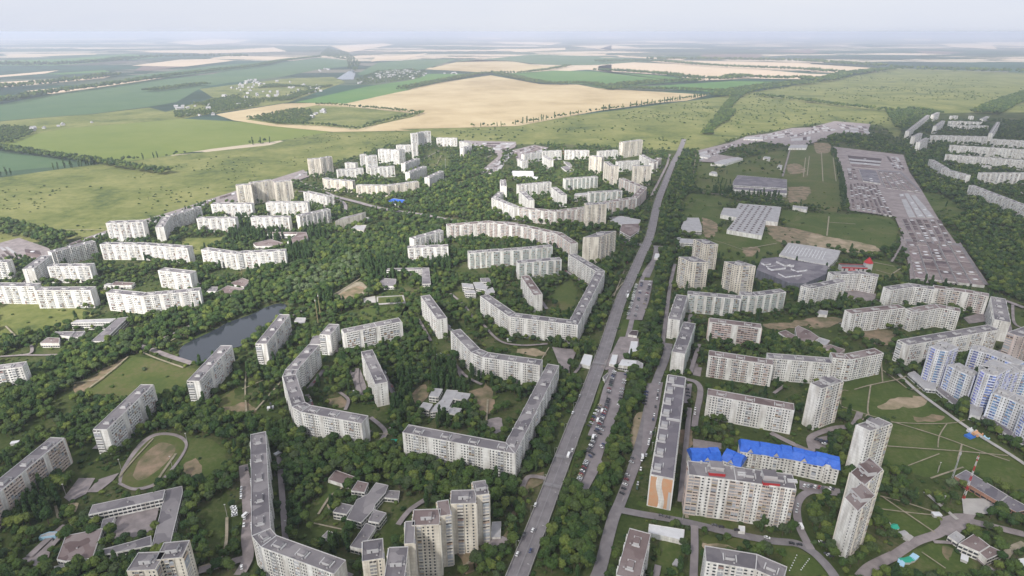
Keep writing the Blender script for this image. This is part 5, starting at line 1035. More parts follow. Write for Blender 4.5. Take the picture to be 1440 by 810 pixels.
# rows of white garden markers in the play park at the lower edge
t = thing('bollard', 'small white stone on the green play park below the street', 'stone marker', (0, 0, 0), group='white stones set in rows on the play park lawn'); mb = MB(); mb.tube((0, 0, 0), (0, 0, .9), .55, .35, 7); mb.build('stone', M['roof_white'], t)
k0 = 0
for u in range(7):
    for s in ((1335 - u * 8, 675 + u * 17), (1418 - u * 9, 700 + u * 12)):
        q = pts('D5:%f,%f' % s)[0]
        if k0 == 0: t.location = (*q, 0)
        else: dup(t, (*q, 0))
        k0 += 1
# ------------------------------------------------------------------ cars
CARP = {}
def car_proto(c):
    if c in CARP: return CARP[c]
    t = thing('parked_car', c + ' car', 'car'); 
    mb = MB(); w_ = .88; prof = [(-2.15, .35), (2.15, .35), (2.2, .75), (1.2, .95), (-1.5, .98), (-2.2, .85)]
    for s_, o in ((-w_, 1), (w_, -1)):
        f = [(x, s_, z) for x, z in prof]; mb.face(f if s_ < 0 else f[::-1])
    for i in range(6):
        a, b = prof[i], prof[(i + 1) % 6]; mb.face([(a[0], -w_, a[1]), (a[0], w_, a[1]), (b[0], w_, b[1]), (b[0], -w_, b[1])])
    mb.face([(-1.25, -.68, 1.46), (.35, -.68, 1.46), (.35, .68, 1.46), (-1.25, .68, 1.46)]); mb.build('body', M['car ' + c], t)
    g = MB(); lo = [(-1.85, -.84, .96), (1.15, -.84, .93), (1.15, .84, .93), (-1.85, .84, .96)]; hi = [(-1.25, -.68, 1.45), (.35, -.68, 1.45), (.35, .68, 1.45), (-1.25, .68, 1.45)]
    for i in range(4): g.face([lo[i], lo[(i + 1) % 4], hi[(i + 1) % 4], hi[i]])
    g.build('cabin_glass', M['glass'], t)
    if 'wheel' not in PANEL: x = MB(); x.tube((0, -.11, 0), (0, .11, 0), .33, .33, 8); PANEL['wheel'] = x.mesh('wheel', [M['tyre']])
    for x in (-1.35, 1.35):
        for y_ in (-.82, .82): obj('wheel', PANEL['wheel'], t, (x, y_, .33))
    CARP[c] = (t, []); return CARP[c]
NCAR = [0]
def car(x, y, rz, c, where, driving=False):
    if NCAR[0] >= 300: return
    NCAR[0] += 1
    t, used = car_proto(c); lb = '%s car %s' % (c, where); g = '%s cars %s' % (c, where)
    if not used: t.location = (x, y, 0); t.rotation_euler = (0, 0, rz); t['label'] = lb; t['group'] = g; used.append(t)
    else: dup(t, (x, y, 0), rz, None, lb, g)
CW = ['white'] * 5 + ['silver'] * 6 + ['black'] * 5 + ['dark red'] * 2 + ['dark blue'] * 2 + ['grey'] * 4 + ['dark green', 'beige']
def car_row(s, n, where, ang=None, miss=.12, cols=None):
    P_ = [Vector(p) for p in pts(s)]; a, b = P_[0], P_[-1]; d = (b - a).normalized(); base = math.atan2(d.y, d.x)
    for i in range(n):
        if random.random() < miss: continue
        p = a.lerp(b, (i + .5) / n); car(p.x + random.uniform(-.3, .3), p.y + random.uniform(-.3, .3), base + (R(ang) if ang is not None else 0) + random.uniform(-.05, .05) + (math.pi if random.random() < .5 else 0), random.choice(cols or CW), where)
car_row('C5:1262,60 1200,215', 14, 'in the left row of the roadside lot at the bottom', 70); car_row('C4:1400,690 C5:1275,40', 7, 'parked opposite the left row of the roadside lot', 70, .5)
car_row('C4:1400,440 1270,770', 26, 'along the grass strip in the roadside lot', 70, .1); car_row('D4:75,400 10,590', 14, 'in the inner row of the roadside lot', 70, .35)
car_row('D4:115,215 70,370', 13, 'at the kiosk end of the roadside lot', 70, .15); car_row('D4:195,215 140,460', 12, 'along the trees of the roadside lot', 70, .4)
car_row('D4:40,580 0,680', 4, 'in the middle of the roadside lot', 70, .2); car_row('D4:20,440 -60,600', 8, 'among the double row of the roadside lot', 70, .3)
car_row('D3:262,345 205,560', 20, 'in the left row of the upper lot', 75, .05, ['white', 'white', 'silver', 'grey']); car_row('D3:300,320 250,570', 20, 'in the middle row of the upper lot', 75, .25); car_row('D3:355,325 310,500', 15, 'in the right row of the upper lot', 75, .3)
car_row('D4:330,350 310,450', 5, 'in the dark row by the sandy playground', 80, 0, ['black', 'dark blue', 'black']); car_row('D5:235,30 160,300', 9, 'parked beside the grove on the side street', 75, .25)
car_row('D5:305,10 255,300', 9, 'parked along the orange-ended building', 0, .3); car_row('D4:415,290 370,560', 10, 'parked in front of the white stair houses', 0, .3); car_row('D4:365,600 320,800', 8, 'parked further down the white stair houses', 0, .4)
car_row('D5:400,425 490,445', 2, 'parked at the kerb by the garage', 0, 0, ['black', 'grey']); car_row('D5:755,493 850,510', 2, 'parked at the kerb below the thirteen-storey slab', 0, 0, ['black', 'grey']); car_row('D5:905,525 950,528', 1, 'parked below the entrance of the slab', 0, 0, ['black'])
car_row('D5:1110,575 1150,585', 1, 'driving on the lower street', 0, 0, ['white']); car_row('D5:1275,615 1370,630', 2, 'parked at the kerb near the play park', 0, 0, ['dark red', 'black'])
car_row('D5:1335,340 1325,510', 4, 'parked at the right side of the thirteen-storey slab', 0, .1, ['white', 'silver', 'white']); car_row('L:900,445 1130,470', 9, 'in the yard of the blue-roofed building', 60, .2)
car_row('L:1000,110 1060,150', 4, 'in the square above the blue roofs', 40, 0, ['black', 'black', 'white']); car_row('E4:20,675 110,700', 5, 'in the square by the blank tower', 60, .1, ['black', 'dark blue', 'grey'])
car_row('E5:60,600 110,635', 3, 'beside the red awning of the front tower', 60, 0, ['white', 'silver', 'black']); car_row('E5:95,680 140,710', 3, 'at the foot of the front tower', 60, 0, ['black', 'dark red', 'silver'])
car_row('B5:290,235 285,320', 3, 'on the yard road left of the long foreground slab', 0, .1, ['black', 'white', 'silver']); car_row('B5:235,365 245,440', 5, 'in the small yard lot left of the long slab', 80, 0, ['white', 'silver', 'white', 'silver']); car_row('B5:315,420 305,520', 2, 'standing under the long foreground slab', 0, 0, ['white', 'white'])
car_row('B5:288,770 290,790', 1, 'at the bottom of the yard road', 0, 0, ['white']); car_row('B5:315,100 320,130', 1, 'at the top of the yard road', 0, 0, ['black']); car_row('B4:480,430 490,475', 2, 'by the court lane of the C-shaped chain', 0, 0, ['silver', 'black'])
car_row('B4:1030,350 1060,385', 2, 'in the C-shaped courtyard', 0, 0, ['white', 'silver']); car_row('D4:600,330 610,400', 3, 'in the small walled lot by the orange-ended building', 80, 0, ['black', 'grey']); car_row('D4:655,460 650,520', 2, 'on the lane right of the orange-ended building', 0, 0, ['white'])
car_row('D3:220,340 190,430', 4, 'standing in the lane beside the upper lot', 0, .1, ['white', 'silver']); car_row('D2:570,755 640,770', 6, 'in front of the white-walled depot', 80, .2); car_row('D2:680,185 810,195', 9, 'among the far white sheds', 60, .2, ['white', 'silver'])
for s, c, wh, a in (('C5:900,530', 'white', 'driving down the middle of the avenue at the bottom', 0), ('C5:918,358', 'white', 'driving at the left kerb of the avenue', 0), ('C5:885,668', 'dark blue', 'driving on the right lane of the avenue', 0), ('C5:797,690', 'white', 'driving on the left lane of the avenue', 0), ('C5:843,557', 'black', 'parked at the left kerb of the avenue', 0),
                    ('C4:1168,500', 'white', 'driving along the middle part of the avenue', 0), ('C4:1165,752', 'white', 'waiting near the zebra crossing of the avenue', 0), ('D3:200,200', 'dark red', 'near the avenue crossing', 0), ('D3:303,85', 'silver', 'in the middle of the avenue crossing', .3), ('D2:440,390', 'white', 'far up the avenue', 0),
                    ('D2:395,490', 'silver', 'halfway up the upper avenue', 0), ('C4:1215,385', 'silver', 'driving beside the grove of the avenue', 0)):
    q = Vector(pts(s)[0]); i = min(range(len(AV) - 1), key=lambda j: (Vector(AV[j]) - q).length); d = (Vector(AV[i + 1]) - Vector(AV[i])).normalized(); car(q.x, q.y, math.atan2(d.y, d.x) + a, c, wh)
# access lanes along the yard side of the blocks, with the cars that stand there
FEET = [f_[0][1] for f_ in FOOT if f_[0][0] == 'poly' and f_[1] == 3.0]
for Q_, P_, lb in YARD:
    for a, b, f in zip(Q_, Q_[1:], P_):
        d = b - a; L = d.length
        if L < 30: continue
        d /= L; n = (a - f).normalized(); n = (n - d * n.dot(d)).normalized(); p = [tuple(a + d * (L * t) + n * 7.5) for t in (.06, .3, .5, .7, .94)]
        if any(inside([q], ft)[0] for q in p for ft in FEET): continue
        ribbon('yard_lane', p, 4.6, M['asphalt2'], .8, False, w_is=True)
        sh_ = ' '.join(w_ for w_ in lb.split()[:9]).replace(' cut by the', '')
        for k in range(int(L / 7)):
            if random.random() < .30: t = (k + .5) / int(L / 7); q = a + d * (L * (.08 + .84 * t)) + n * (7.5 + 1.6); car(q.x, q.y, math.atan2(d.y, d.x) + random.uniform(-.06, .06), random.choice(CW), 'on the yard side of the ' + ' '.join(sh_.split()[:7]))
print('CARS', NCAR[0])
for o in bpy.data.objects:
    if o.name.startswith('parked_car') and o.type == 'EMPTY': o.location.z = LAYER[0]
# buses and vans
def van(s, label, c='white', L=6.0, h=2.4, rz=None, name='van', cat='van'):
    q = Vector(pts(s)[0]); i = min(range(len(AV) - 1), key=lambda j: (Vector(AV[j]) - q).length); d = (Vector(AV[i + 1]) - Vector(AV[i])).normalized(); rz = math.atan2(d.y, d.x) if rz is None else rz
    t = thing(name, label, cat, (q.x, q.y, LAYER[0]), rz); mb = MB(); mb.box(-L / 2, L / 2 - .9, -1.05, 1.05, .4, h, 0); mb.box(L / 2 - .898, L / 2, -1.0, 1.0, .4, 1.3, 0); mb.build('body', M['car ' + c], t)
    g = MB(); g.face([(L / 2 - .88, -1.0, h - .15), (L / 2 - .3, -.95, 1.31), (L / 2 - .3, .95, 1.31), (L / 2 - .88, 1.0, h - .15)]); g.box(-L / 2 + .3, L / 2 - 1.1, -1.08, 1.08, 1.35, h - .35, 0); g.build('window', M['glass'], t)
    for x in (-L / 2 + 1, L / 2 - 1):
        for y_ in (-.95, .95): obj('wheel', PANEL['wheel'], t, (x, y_, .4), None, (1.2, 1, 1.2))
van('D3:203,432', 'white bus driving beside the upper parking lot', L=11, h=3.0, name='bus', cat='bus'); van('C5:1140,25', 'white minibus stopped before the lower zebra crossing', L=7); van('D4:30,490', 'white van parked in the roadside lot', L=5.5); van('C4:1335,552', 'white van in the roadside lot by the grass strip', L=5.5)
van('C4:1305,668', 'white box van lower in the roadside lot', L=6, h=2.7); van('D5:1358,505', 'white van at the right corner of the thirteen-storey slab', L=6, rz=1.5); van('B5:315,430', 'white van in the yard under the long slab', L=5.5, rz=1.2)
van('D3:545,45', 'white truck near the depot behind the cream towers', L=8, h=3.2, rz=.2, name='truck', cat='truck'); van('D5:300,35', 'white van parked on the side street by the orange-ended building', L=5.5, rz=1.45)
# ------------------------------------------------------------------ village houses far off
def house_proto():
    t = thing('village_house', 'small white village house with pale roof among gardens', 'house', group='small houses of the far villages'); mb = MB(); mb.box(-6, 6, -4.5, 4.5, 0, 4, 0); mb.build('wall', M['parapet'], t)
    r_ = MB(); r_.face([(-6.5, -5, 4.01), (6.5, -5, 4.01), (6.5, 0, 7.5), (-6.5, 0, 7.5)]); r_.face([(6.5, 5, 4.01), (-6.5, 5, 4.01), (-6.5, 0, 7.5), (6.5, 0, 7.5)]); r_.face([(-6.5, 5, 4.01), (-6.5, -5, 4.01), (-6.5, 0, 7.5)]); r_.face([(6.5, -5, 4.01), (6.5, 5, 4.01), (6.5, 0, 7.5)]); r_.build('roof', M['roof_light'], t); return t
hp = house_proto(); HN = 0
for s, n, lb in (('B1:60,600 300,440 600,450 900,500 600,570 200,640', 85, 'small white house of the village on the valley slope'), ('B1:1060,470 1429,400 1429,370 1200,390', 90, 'tiny white house of the garden colony right of the lake'), ('C1:0,440 180,430 200,390 0,370', 30, 'tiny white house of the garden colony near the wheat'),
                 ('A1:1150,620 1429,600 1429,680 1180,700', 12, 'small white house in the trees left of the village'), ('A1:150,790 650,740 640,720 200,760', 9, 'small white house on the meadow path at the far left'), ('B1:740,700 880,660 860,640 760,670', 6, 'pale farm shed in the green triangle by the wheat'),
                 ('B1:760,400 900,380 850,360 780,370', 10, 'small house above the lake'), ('C1:280,410 440,400 420,385 300,395', 6, 'small house beside the wheat corner')):
    P_ = pts(s); bb = np.array(P_); k = 0
    while k < n:
        q = (random.uniform(bb[:, 0].min(), bb[:, 0].max()), random.uniform(bb[:, 1].min(), bb[:, 1].max()))
        if not inside([q], P_)[0]: continue
        k += 1; sc_ = random.uniform(.9, 1.7)
        if HN == 0: hp.location = (*q, .5); hp.scale = (sc_,) * 3; hp['label'] = lb; hp['group'] = 'small far houses: ' + lb
        else: dup(hp, (*q, .5), random.uniform(0, 3), sc_, lb, 'small far houses: ' + lb)
        HN += 1
# ------------------------------------------------------------------ trees
def foliage(name, cs, rnd=.35):
    m = bpy.data.materials.new(name); m.use_nodes = True
    n = m.node_tree.nodes; l = m.node_tree.links; b = n['Principled BSDF']; b.inputs['Roughness'].default_value = .8; b.inputs['Specular IOR Level'].default_value = .15
    oi = n.new('ShaderNodeObjectInfo'); rp = n.new('ShaderNodeValToRGB'); e = rp.color_ramp.elements
    e[0].position = 0; e[0].color = (*cs[0], 1); e[1].position = 1; e[1].color = (*cs[-1], 1)
    for i, c in enumerate(cs[1:-1]): k = e.new((i + 1) / (len(cs) - 1)); k.color = (*c, 1)
    l.new(oi.outputs['Random'], rp.inputs[0])
    tc = n.new('ShaderNodeTexCoord'); tx = n.new('ShaderNodeTexNoise'); tx.inputs['Scale'].default_value = .9; tx.inputs['Detail'].default_value = 4; l.new(tc.outputs['Object'], tx.inputs['Vector'])
    mr = n.new('ShaderNodeMapRange'); mr.inputs[1].default_value = .3; mr.inputs[2].default_value = .7; mr.inputs[3].default_value = .7; mr.inputs[4].default_value = 1.35; l.new(tx.outputs[0], mr.inputs[0])
    mx = n.new('ShaderNodeVectorMath'); mx.operation = 'SCALE'; l.new(rp.outputs[0], mx.inputs[0]); l.new(mr.outputs[0], mx.inputs['Scale'])
    l.new(mx.outputs[0], b.inputs['Base Color']); return m
LF = foliage('leaves_broad', [(.022, .048, .015), (.034, .066, .018), (.050, .085, .021), (.070, .100, .024), (.026, .050, .022), (.12, .15, .034), (.045, .082, .020), (.055, .075, .035)])
LP = foliage('leaves_poplar', [(.026, .054, .018), (.038, .072, .023), (.052, .086, .028)])
LW = foliage('leaves_silver', [(.075, .105, .050), (.095, .125, .060)])
ico_cache = {}
def ico(sub):
    if sub not in ico_cache:
        bm = bmesh.new(); bmesh.ops.create_icosphere(bm, subdivisions=sub, radius=1); bm.verts.ensure_lookup_table()
        ico_cache[sub] = (np.array([v.co[:] for v in bm.verts]), np.array([[v.index for v in f.verts] for f in bm.faces])); bm.free()
    return ico_cache[sub]
def crown_mesh(name, seed, lobes, sub, cards, shape='broad', m=None, cs=1.0):
    r = np.random.default_rng(seed); V, Fc = ico(sub); vs, fs = [], []; base = 0; cen = []
    for i in range(lobes):
        if shape == 'broad':
            t = r.uniform(0, 6.28); k = r.uniform(.15, 1) ** .6 * 2.1 if i else 0; z = 6.2 + r.uniform(-1.9, 2.3) * (1 - k / 3.2) if i else 7.0; c = np.array([k * math.cos(t), k * math.sin(t), z]); R0 = r.uniform(1.2, 1.9) if i else 2.2; sc3 = np.array([1, 1, .82])
        elif shape == 'poplar':
            z = 2.2 + i * 13 / lobes; k = .45; c = np.array([r.uniform(-k, k), r.uniform(-k, k), z + r.uniform(-.4, .4)]); u = i / lobes; R0 = (.95 + .8 * math.sin(3.1 * min(1, u * .9 + .12))) * .85; sc3 = np.array([1, 1, 1.5])
        else:
            t = r.uniform(0, 6.28); k = r.uniform(0, 1.3); c = np.array([k * math.cos(t), k * math.sin(t), r.uniform(.6, 1.6)]); R0 = r.uniform(.9, 1.5); sc3 = np.array([1, 1, .8])
        d = np.array([noise.fractal(Vector(v * 1.7 + i * 9.1 + seed), 1, 2, 3) for v in V]); P = V * (1 + d[:, None] * .55 + r.normal(0, .07, (len(V), 1))) * R0 * sc3 + c
        vs.append(P); fs += [tuple(f + base) for f in Fc]; base += len(P); cen.append((c, R0, sc3))
    k = 0
    while k < cards:
        c, R0, sc3 = cen[r.integers(len(cen))]; d = r.normal(size=3); d /= np.linalg.norm(d)
        if d[2] < -.5: continue
        p = c + d * R0 * sc3 * r.uniform(.95, 1.28); a = r.normal(size=3); a /= np.linalg.norm(a); b = np.cross(a, d + r.normal(0, .5, 3)); b /= np.linalg.norm(b) + 1e-6; s_ = r.uniform(.22, .5) * cs
        vs.append(np.array([p - a * s_, p + b * s_ * .8, p + a * s_, p - b * s_ * .8])); fs.append((base, base + 1, base + 2, base + 3)); base += 4; k += 1
    me = bpy.data.meshes.new(name); me.from_pydata(np.concatenate(vs).tolist(), [], [tuple(int(x) for x in f) for f in fs]); me.materials.append(m or LF); me.update(); return me
def trunk_mesh(name, h, r0, limbs, seed=1):
    r = random.Random(seed); mb = MB(); mb.tube((0, 0, 0), (0, 0, h), r0, r0 * .6, 7)
    for i in range(limbs):
        a = i * 2.4 + r.random(); z = h * (.55 + .4 * i / limbs); mb.tube((0, 0, z), (math.cos(a) * 1.6, math.sin(a) * 1.6, z + 2.1), r0 * .5, r0 * .2, 5, cap=False)
    return mb.mesh(name, [M['trunk']])
CR = [('broad', crown_mesh('crown', 3 + i, 9 + i % 3, 2, 260, 'broad')) for i in range(5)] + [('poplar', crown_mesh('crown', 40 + i, 8, 2, 220, 'poplar', LP)) for i in range(2)] + [('silver', crown_mesh('crown', 60, 9, 2, 260, 'broad', LW))]
TB = trunk_mesh('trunk', 6.5, .26, 5); TP = trunk_mesh('trunk', 11, .24, 3)
# instance prototypes: crown and trunk joined, plus a light far version and a bush
protos = bpy.data.collections.new('tree_kinds')
def joined(name, cm, tm):
    bm = bmesh.new(); bm.from_mesh(cm)
    nv = len(bm.faces); 
    if tm: bm.from_mesh(tm)
    me = bpy.data.meshes.new(name); bm.faces.ensure_lookup_table()
    for f in bm.faces[nv:]: f.material_index = 1
    bm.to_mesh(me); bm.free(); me.materials.append(cm.materials[0]); me.materials.append(M['trunk']); o = bpy.data.objects.new(name, me); protos.objects.link(o); return o
for i, (k, me) in enumerate(CR): joined('k%02d' % i, me, TP if k == 'poplar' else TB)
for i in range(3): joined('k%02d' % (8 + i), crown_mesh('far_crown', 80 + i, 5, 1, 60, 'broad', None, 1.5), None)
joined('k11', crown_mesh('far_crown', 90, 5, 1, 40, 'poplar', LP, 1.3), None)
for i in range(2): joined('k%02d' % (12 + i), crown_mesh('bush', 95 + i, 4, 1, 40, 'bush', None, .8), None)
def scatter(name, label, cat, P, kind, sc_, rot):
    me = bpy.data.meshes.new(name); me.from_pydata(P, [], [])
    for nm, ty, data in (('kind', 'INT', kind), ('size', 'FLOAT_VECTOR', sc_), ('turn', 'FLOAT', rot)):
        a = me.attributes.new(nm, ty, 'POINT'); a.data.foreach_set('vector' if ty == 'FLOAT_VECTOR' else 'value', np.array(data, dtype=np.int32 if ty == 'INT' else np.float32).ravel())
    o = obj(name, me); tag(o, label, cat, kind='stuff')
    g = bpy.data.node_groups.new(name, 'GeometryNodeTree'); g.interface.new_socket('Geometry', in_out='INPUT', socket_type='NodeSocketGeometry'); g.interface.new_socket('Geometry', in_out='OUTPUT', socket_type='NodeSocketGeometry')
    n = g.nodes; l = g.links; gi_, go = n.new('NodeGroupInput'), n.new('NodeGroupOutput'); ci = n.new('GeometryNodeCollectionInfo'); ci.inputs[0].default_value = protos; ci.inputs[1].default_value = True; ci.inputs[2].default_value = True
    ip = n.new('GeometryNodeInstanceOnPoints'); ip.inputs['Pick Instance'].default_value = True
    def at(nm, ty): a = n.new('GeometryNodeInputNamedAttribute'); a.data_type = ty; a.inputs[0].default_value = nm; return a.outputs[0]
    cx = n.new('ShaderNodeCombineXYZ'); l.new(at('turn', 'FLOAT'), cx.inputs[2]); l.new(gi_.outputs[0], ip.inputs['Points']); l.new(ci.outputs[0], ip.inputs['Instance']); l.new(at('kind', 'INT'), ip.inputs['Instance Index'])
    l.new(cx.outputs[0], ip.inputs['Rotation']); l.new(at('size', 'FLOAT_VECTOR'), ip.inputs['Scale']); l.new(ip.outputs[0], go.inputs[0])
    md = o.modifiers.new('scatter', 'NODES'); md.node_group = g; return o
# sample the city
CITY = pts('W:-260,470 0,352 100,340 150,335 230,303 330,277 440,241 540,209 600,194 700,205 800,205 950,213 985,213 1050,191 1150,176 1240,179 1262,198 1280,162 1440,160 1640,170 1700,900 -250,900')
POP = [pts(s) for s in ('C4:200,170 480,150 500,340 230,340', 'C3:180,100 345,100 350,260 200,230', 'B3:1040,180 1429,180 C3:60,200 0,330 B3:1429,330 1160,340', 'A5:150,250 420,260 420,460 160,450', 'B5:880,560 1010,560 1010,690 880,690', 'C4:260,470 340,470 340,600 260,600', 'B4:1290,350 1429,350 1429,600 1290,600',
   'B2:690,640 850,640 850,760 690,760', 'B2:240,600 600,660 560,760 200,760', 'B3:600,100 760,60 760,200 600,200', 'B3:800,400 920,400 920,480 800,480', 'C4:500,200 640,200 640,340 500,340', 'D2:760,350 900,360 900,450 770,450', 'E2:140,140 210,300 250,540 190,540 130,160', 'C4:0,230 100,200 100,520 0,520', 'D2:900,380 1270,440 1270,500 900,470', 'E2:0,440 160,450 160,520 0,520')]
DENSE = [pts(s) for s in ('C4:1090,170 1180,180 1150,330 1090,500 1040,640 1000,810 820,810 900,600 960,420', 'C5:800,0 1040,0 1000,110 820,170 780,60', 'C5:560,190 800,185 860,240 850,400 600,400', 'C5:480,690 560,640 820,460 840,560 740,810 400,810', 'C3:1380,240 1429,230 1429,560 1180,760 1200,620', 'D3:0,100 150,60 120,230 0,480', 'W:0,560 45,545 120,490 200,465 250,440 330,408 350,390 430,350 500,335 560,318 640,330 620,370 560,400 480,440 400,425 330,455 255,480 190,478 130,520 60,560 0,600', 'Q:-300,560 0,640 280,660 440,560 560,480 620,330 700,280 900,200 1040,230 900,350 1100,480 1180,520 1000,800 700,880 0,900 -400,700',
   'D2:570,150 680,150 640,400 560,750 400,750 430,480 520,280', 'D3:380,100 520,110 470,300 440,600 430,810 240,810 290,600 330,420', 'D4:270,0 440,0 440,100 350,250 250,480 200,640 100,810 0,810 120,560 200,240', 'C5:1110,200 1260,250 1290,230 1429,50 D5:190,0 120,330 0,800 C5:1429,810 850,810 950,620',
   'E2:0,50 400,60 640,170 700,200 1000,500 1429,700 E3:1429,480 1200,350 1010,60 1000,0 E2:850,430 640,200 350,130', 'A4:0,330 200,250 480,80 640,0 860,0 860,110 600,230 400,360 0,600', 'B4:0,480 200,510 480,560 1250,740 1429,740 B5:1429,160 860,100 500,330 560,560 500,560 480,-20 B4:340,610 0,640', 'C5:0,0 620,180 760,200 700,380 0,250',
   'P:0,240 90,240 120,320 330,330 400,400 560,430 560,700 861,780 861,900 0,560', 'P:190,250 340,250 330,330 190,340', 'A5:280,60 500,160 430,260 420,460 330,480 150,460 0,560 0,420 130,400')]
SILVER = [pts(s) for s in ('B3:600,300 700,260 900,200 1100,130 1100,220 900,330 640,440', 'E5:860,180 1000,190 1000,320 860,240')]
Pts = []
yb = [(250, 700, 4.8), (700, 1100, 5.9), (1100, 1700, 8), (1700, 2700, 10)]
for ya, yc, sp in yb:
    nx = int(5200 / sp); ny = int((yc - ya) / sp)
    gx_, gy_ = np.meshgrid(np.arange(nx) * sp - 2600, np.arange(ny) * sp + ya); q = np.stack([gx_.ravel(), gy_.ravel()], 1) + rng.uniform(-.48, .48, (nx * ny, 2)) * sp
    f = q[:, 1] * CP + CAM_H * SP; px = 720 + FOC * q[:, 0] / f; q = q[(px > -110) & (px < 1550)]; q = q[inside(q, CITY)]; Pts.append(np.concatenate([q, np.full((len(q), 1), sp)], 1))
Pts = np.concatenate(Pts); keep = np.ones(len(Pts), bool)
for shape, mg in FOOT:
    if mg is None or mg == 99: continue
    a = np.array(shape[1]); m = (shape[2] if shape[0] == 'line' else 0) + max(mg, 0)
    idx = np.nonzero((Pts[:, 0] > a[:, 0].min() - m) & (Pts[:, 0] < a[:, 0].max() + m) & (Pts[:, 1] > a[:, 1].min() - m) & (Pts[:, 1] < a[:, 1].max() + m) & keep)[0]
    if not len(idx): continue
    if shape[0] == 'poly':
        ins = inside(Pts[idx, :2], a)
        if mg > 0:
            for i in range(len(a)): ins |= seg_dist(Pts[idx, :2], a[i - 1], a[i]) < mg
        if mg < 0: ins &= rng.random(len(idx)) > .10 * -mg        # lawns with some trees left on them
    else:
        ins = np.zeros(len(idx), bool)
        for i in range(len(a) - 1): ins |= seg_dist(Pts[idx, :2], a[i], a[i + 1]) < m
    keep[idx[ins]] = False
Pts = Pts[keep]
dense = np.zeros(len(Pts), bool); pop = np.zeros(len(Pts), bool); sil = np.zeros(len(Pts), bool)
for p_ in DENSE: dense |= inside(Pts, p_)
for p_ in POP: pop |= inside(Pts, p_)
for p_ in SILVER: sil |= inside(Pts, p_)
nz = np.array([noise.noise(Vector((x * .018, y * .018, 1.3))) + .5 * noise.noise(Vector((x * .06, y * .06, 4))) for x, y, _ in Pts])
ok = dense | (pop & (rng.random(len(Pts)) < .75)) | (nz + rng.normal(0, .14, len(Pts)) > -.06)
Pts, dense, pop, sil, nz = Pts[ok], dense[ok], pop[ok], sil[ok], nz[ok]
N = len(Pts); dist = np.hypot(Pts[:, 0], Pts[:, 1]); far = dist > 1250
size = rng.uniform(.62, 1.35, N) * np.where(dense, 1.12, .95); size[rng.random(N) < .10] *= .65
size *= np.where(Pts[:, 2] > 7.5, 1.25, 1.0)
kind = rng.integers(0, 5, N); kind[pop & (rng.random(N) < .7)] = 5 + rng.integers(0, 2); kind[(~pop) & (rng.random(N) < .03)] = 5
kind[sil & (rng.random(N) < .5)] = 7; isp = (kind == 5) | (kind == 6)
size[isp] = rng.uniform(.9, 1.25, isp.sum())
fk = kind.copy(); fk[far & ~isp] = 8 + rng.integers(0, 3, (far & ~isp).sum()); fk[far & isp] = 11
turn = rng.uniform(0, 6.28, N); S3 = np.stack([size * rng.uniform(.9, 1.1, N), size * rng.uniform(.9, 1.1, N), size * rng.uniform(.85, 1.15, N)], 1)
# the 300 that show largest are things of their own
fpx = Pts[:, 1] * CP + (CAM_H - 5) * SP; X = 720 + FOC * Pts[:, 0] / fpx; Y = 405 - FOC * (Pts[:, 1] * SP - (CAM_H - 5) * CP) / fpx
score = np.where((X > 4) & (X < 1436) & (Y < 806), size * np.where(isp, 1.3, 1) / fpx, 0); near = np.argsort(-score)[:300]
ZONES = [((640, 770), 'in the strip between the stepped cream towers and the avenue'), ((830, 740), 'in the grove right of the avenue at the bottom'), ((420, 690), 'in the grove beside the long foreground slab'), ((600, 690), 'in the wood behind the kindergarten'),
         ((250, 760), 'beside the school wing at the lower left'), ((60, 730), 'in the wood at the lower left corner'), ((900, 770), 'around the brown-roofed block at the bottom'), ((980, 760), 'on the lawn below the white garage'), ((1050, 740), 'along the street under the thirteen-storey slab'),
         ((1120, 730), 'right of the thirteen-storey slab'), ((1230, 750), 'at the foot of the close tower pair'), ((1400, 740), 'around the workshop at the lower right'), ((180, 700), 'between the school and the sports courts'), ((300, 780), 'on the yard road left of the foreground slab'),
         ((700, 700), 'below the end of the L-shaped chain'), ((520, 770), 'at the left end of the stepped row'), ((330, 740), 'on the left side of the yard road'), ((950, 700), 'under the orange end wall'), ((1290, 790), 'around the light blue garage boxes')]
tree_proto = {}
for i in near:
    k = int(kind[i]); sp_, cm = CR[k]; zp = min(ZONES, key=lambda z: (z[0][0] - X[i]) ** 2 + (z[0][1] - Y[i]) ** 2)[1]
    desc = {'broad': 'dark green broadleaf tree', 'poplar': 'tall narrow poplar tree', 'silver': 'pale silvery tree'}[sp_]; nm = {'broad': 'broadleaf_tree', 'poplar': 'poplar_tree', 'silver': 'silver_tree'}[sp_]
    if sp_ == 'broad': desc = ('small ' if size[i] < .7 else 'big ' if size[i] > 1.08 else '') + desc
    lb = desc + ' ' + zp
    if k not in tree_proto:
        t = thing(nm, lb, 'tree', (Pts[i, 0], Pts[i, 1], 0), turn[i], lb); t.scale = S3[i]; obj('trunk', TP if sp_ == 'poplar' else TB, t); obj('crown', cm, t); tree_proto[k] = t
    else: dup(tree_proto[k], (Pts[i, 0], Pts[i, 1], 0), turn[i], tuple(float(v) for v in S3[i]), lb, lb)
rest = np.ones(N, bool); rest[near] = False
print('TREES', N, 'far', far.sum())
scatter('city_trees', 'thousands of green trees between the apartment blocks and down the ravine', 'trees', [(float(a), float(b), 0) for a, b in Pts[rest, :2]], fk[rest], S3[rest], turn[rest])
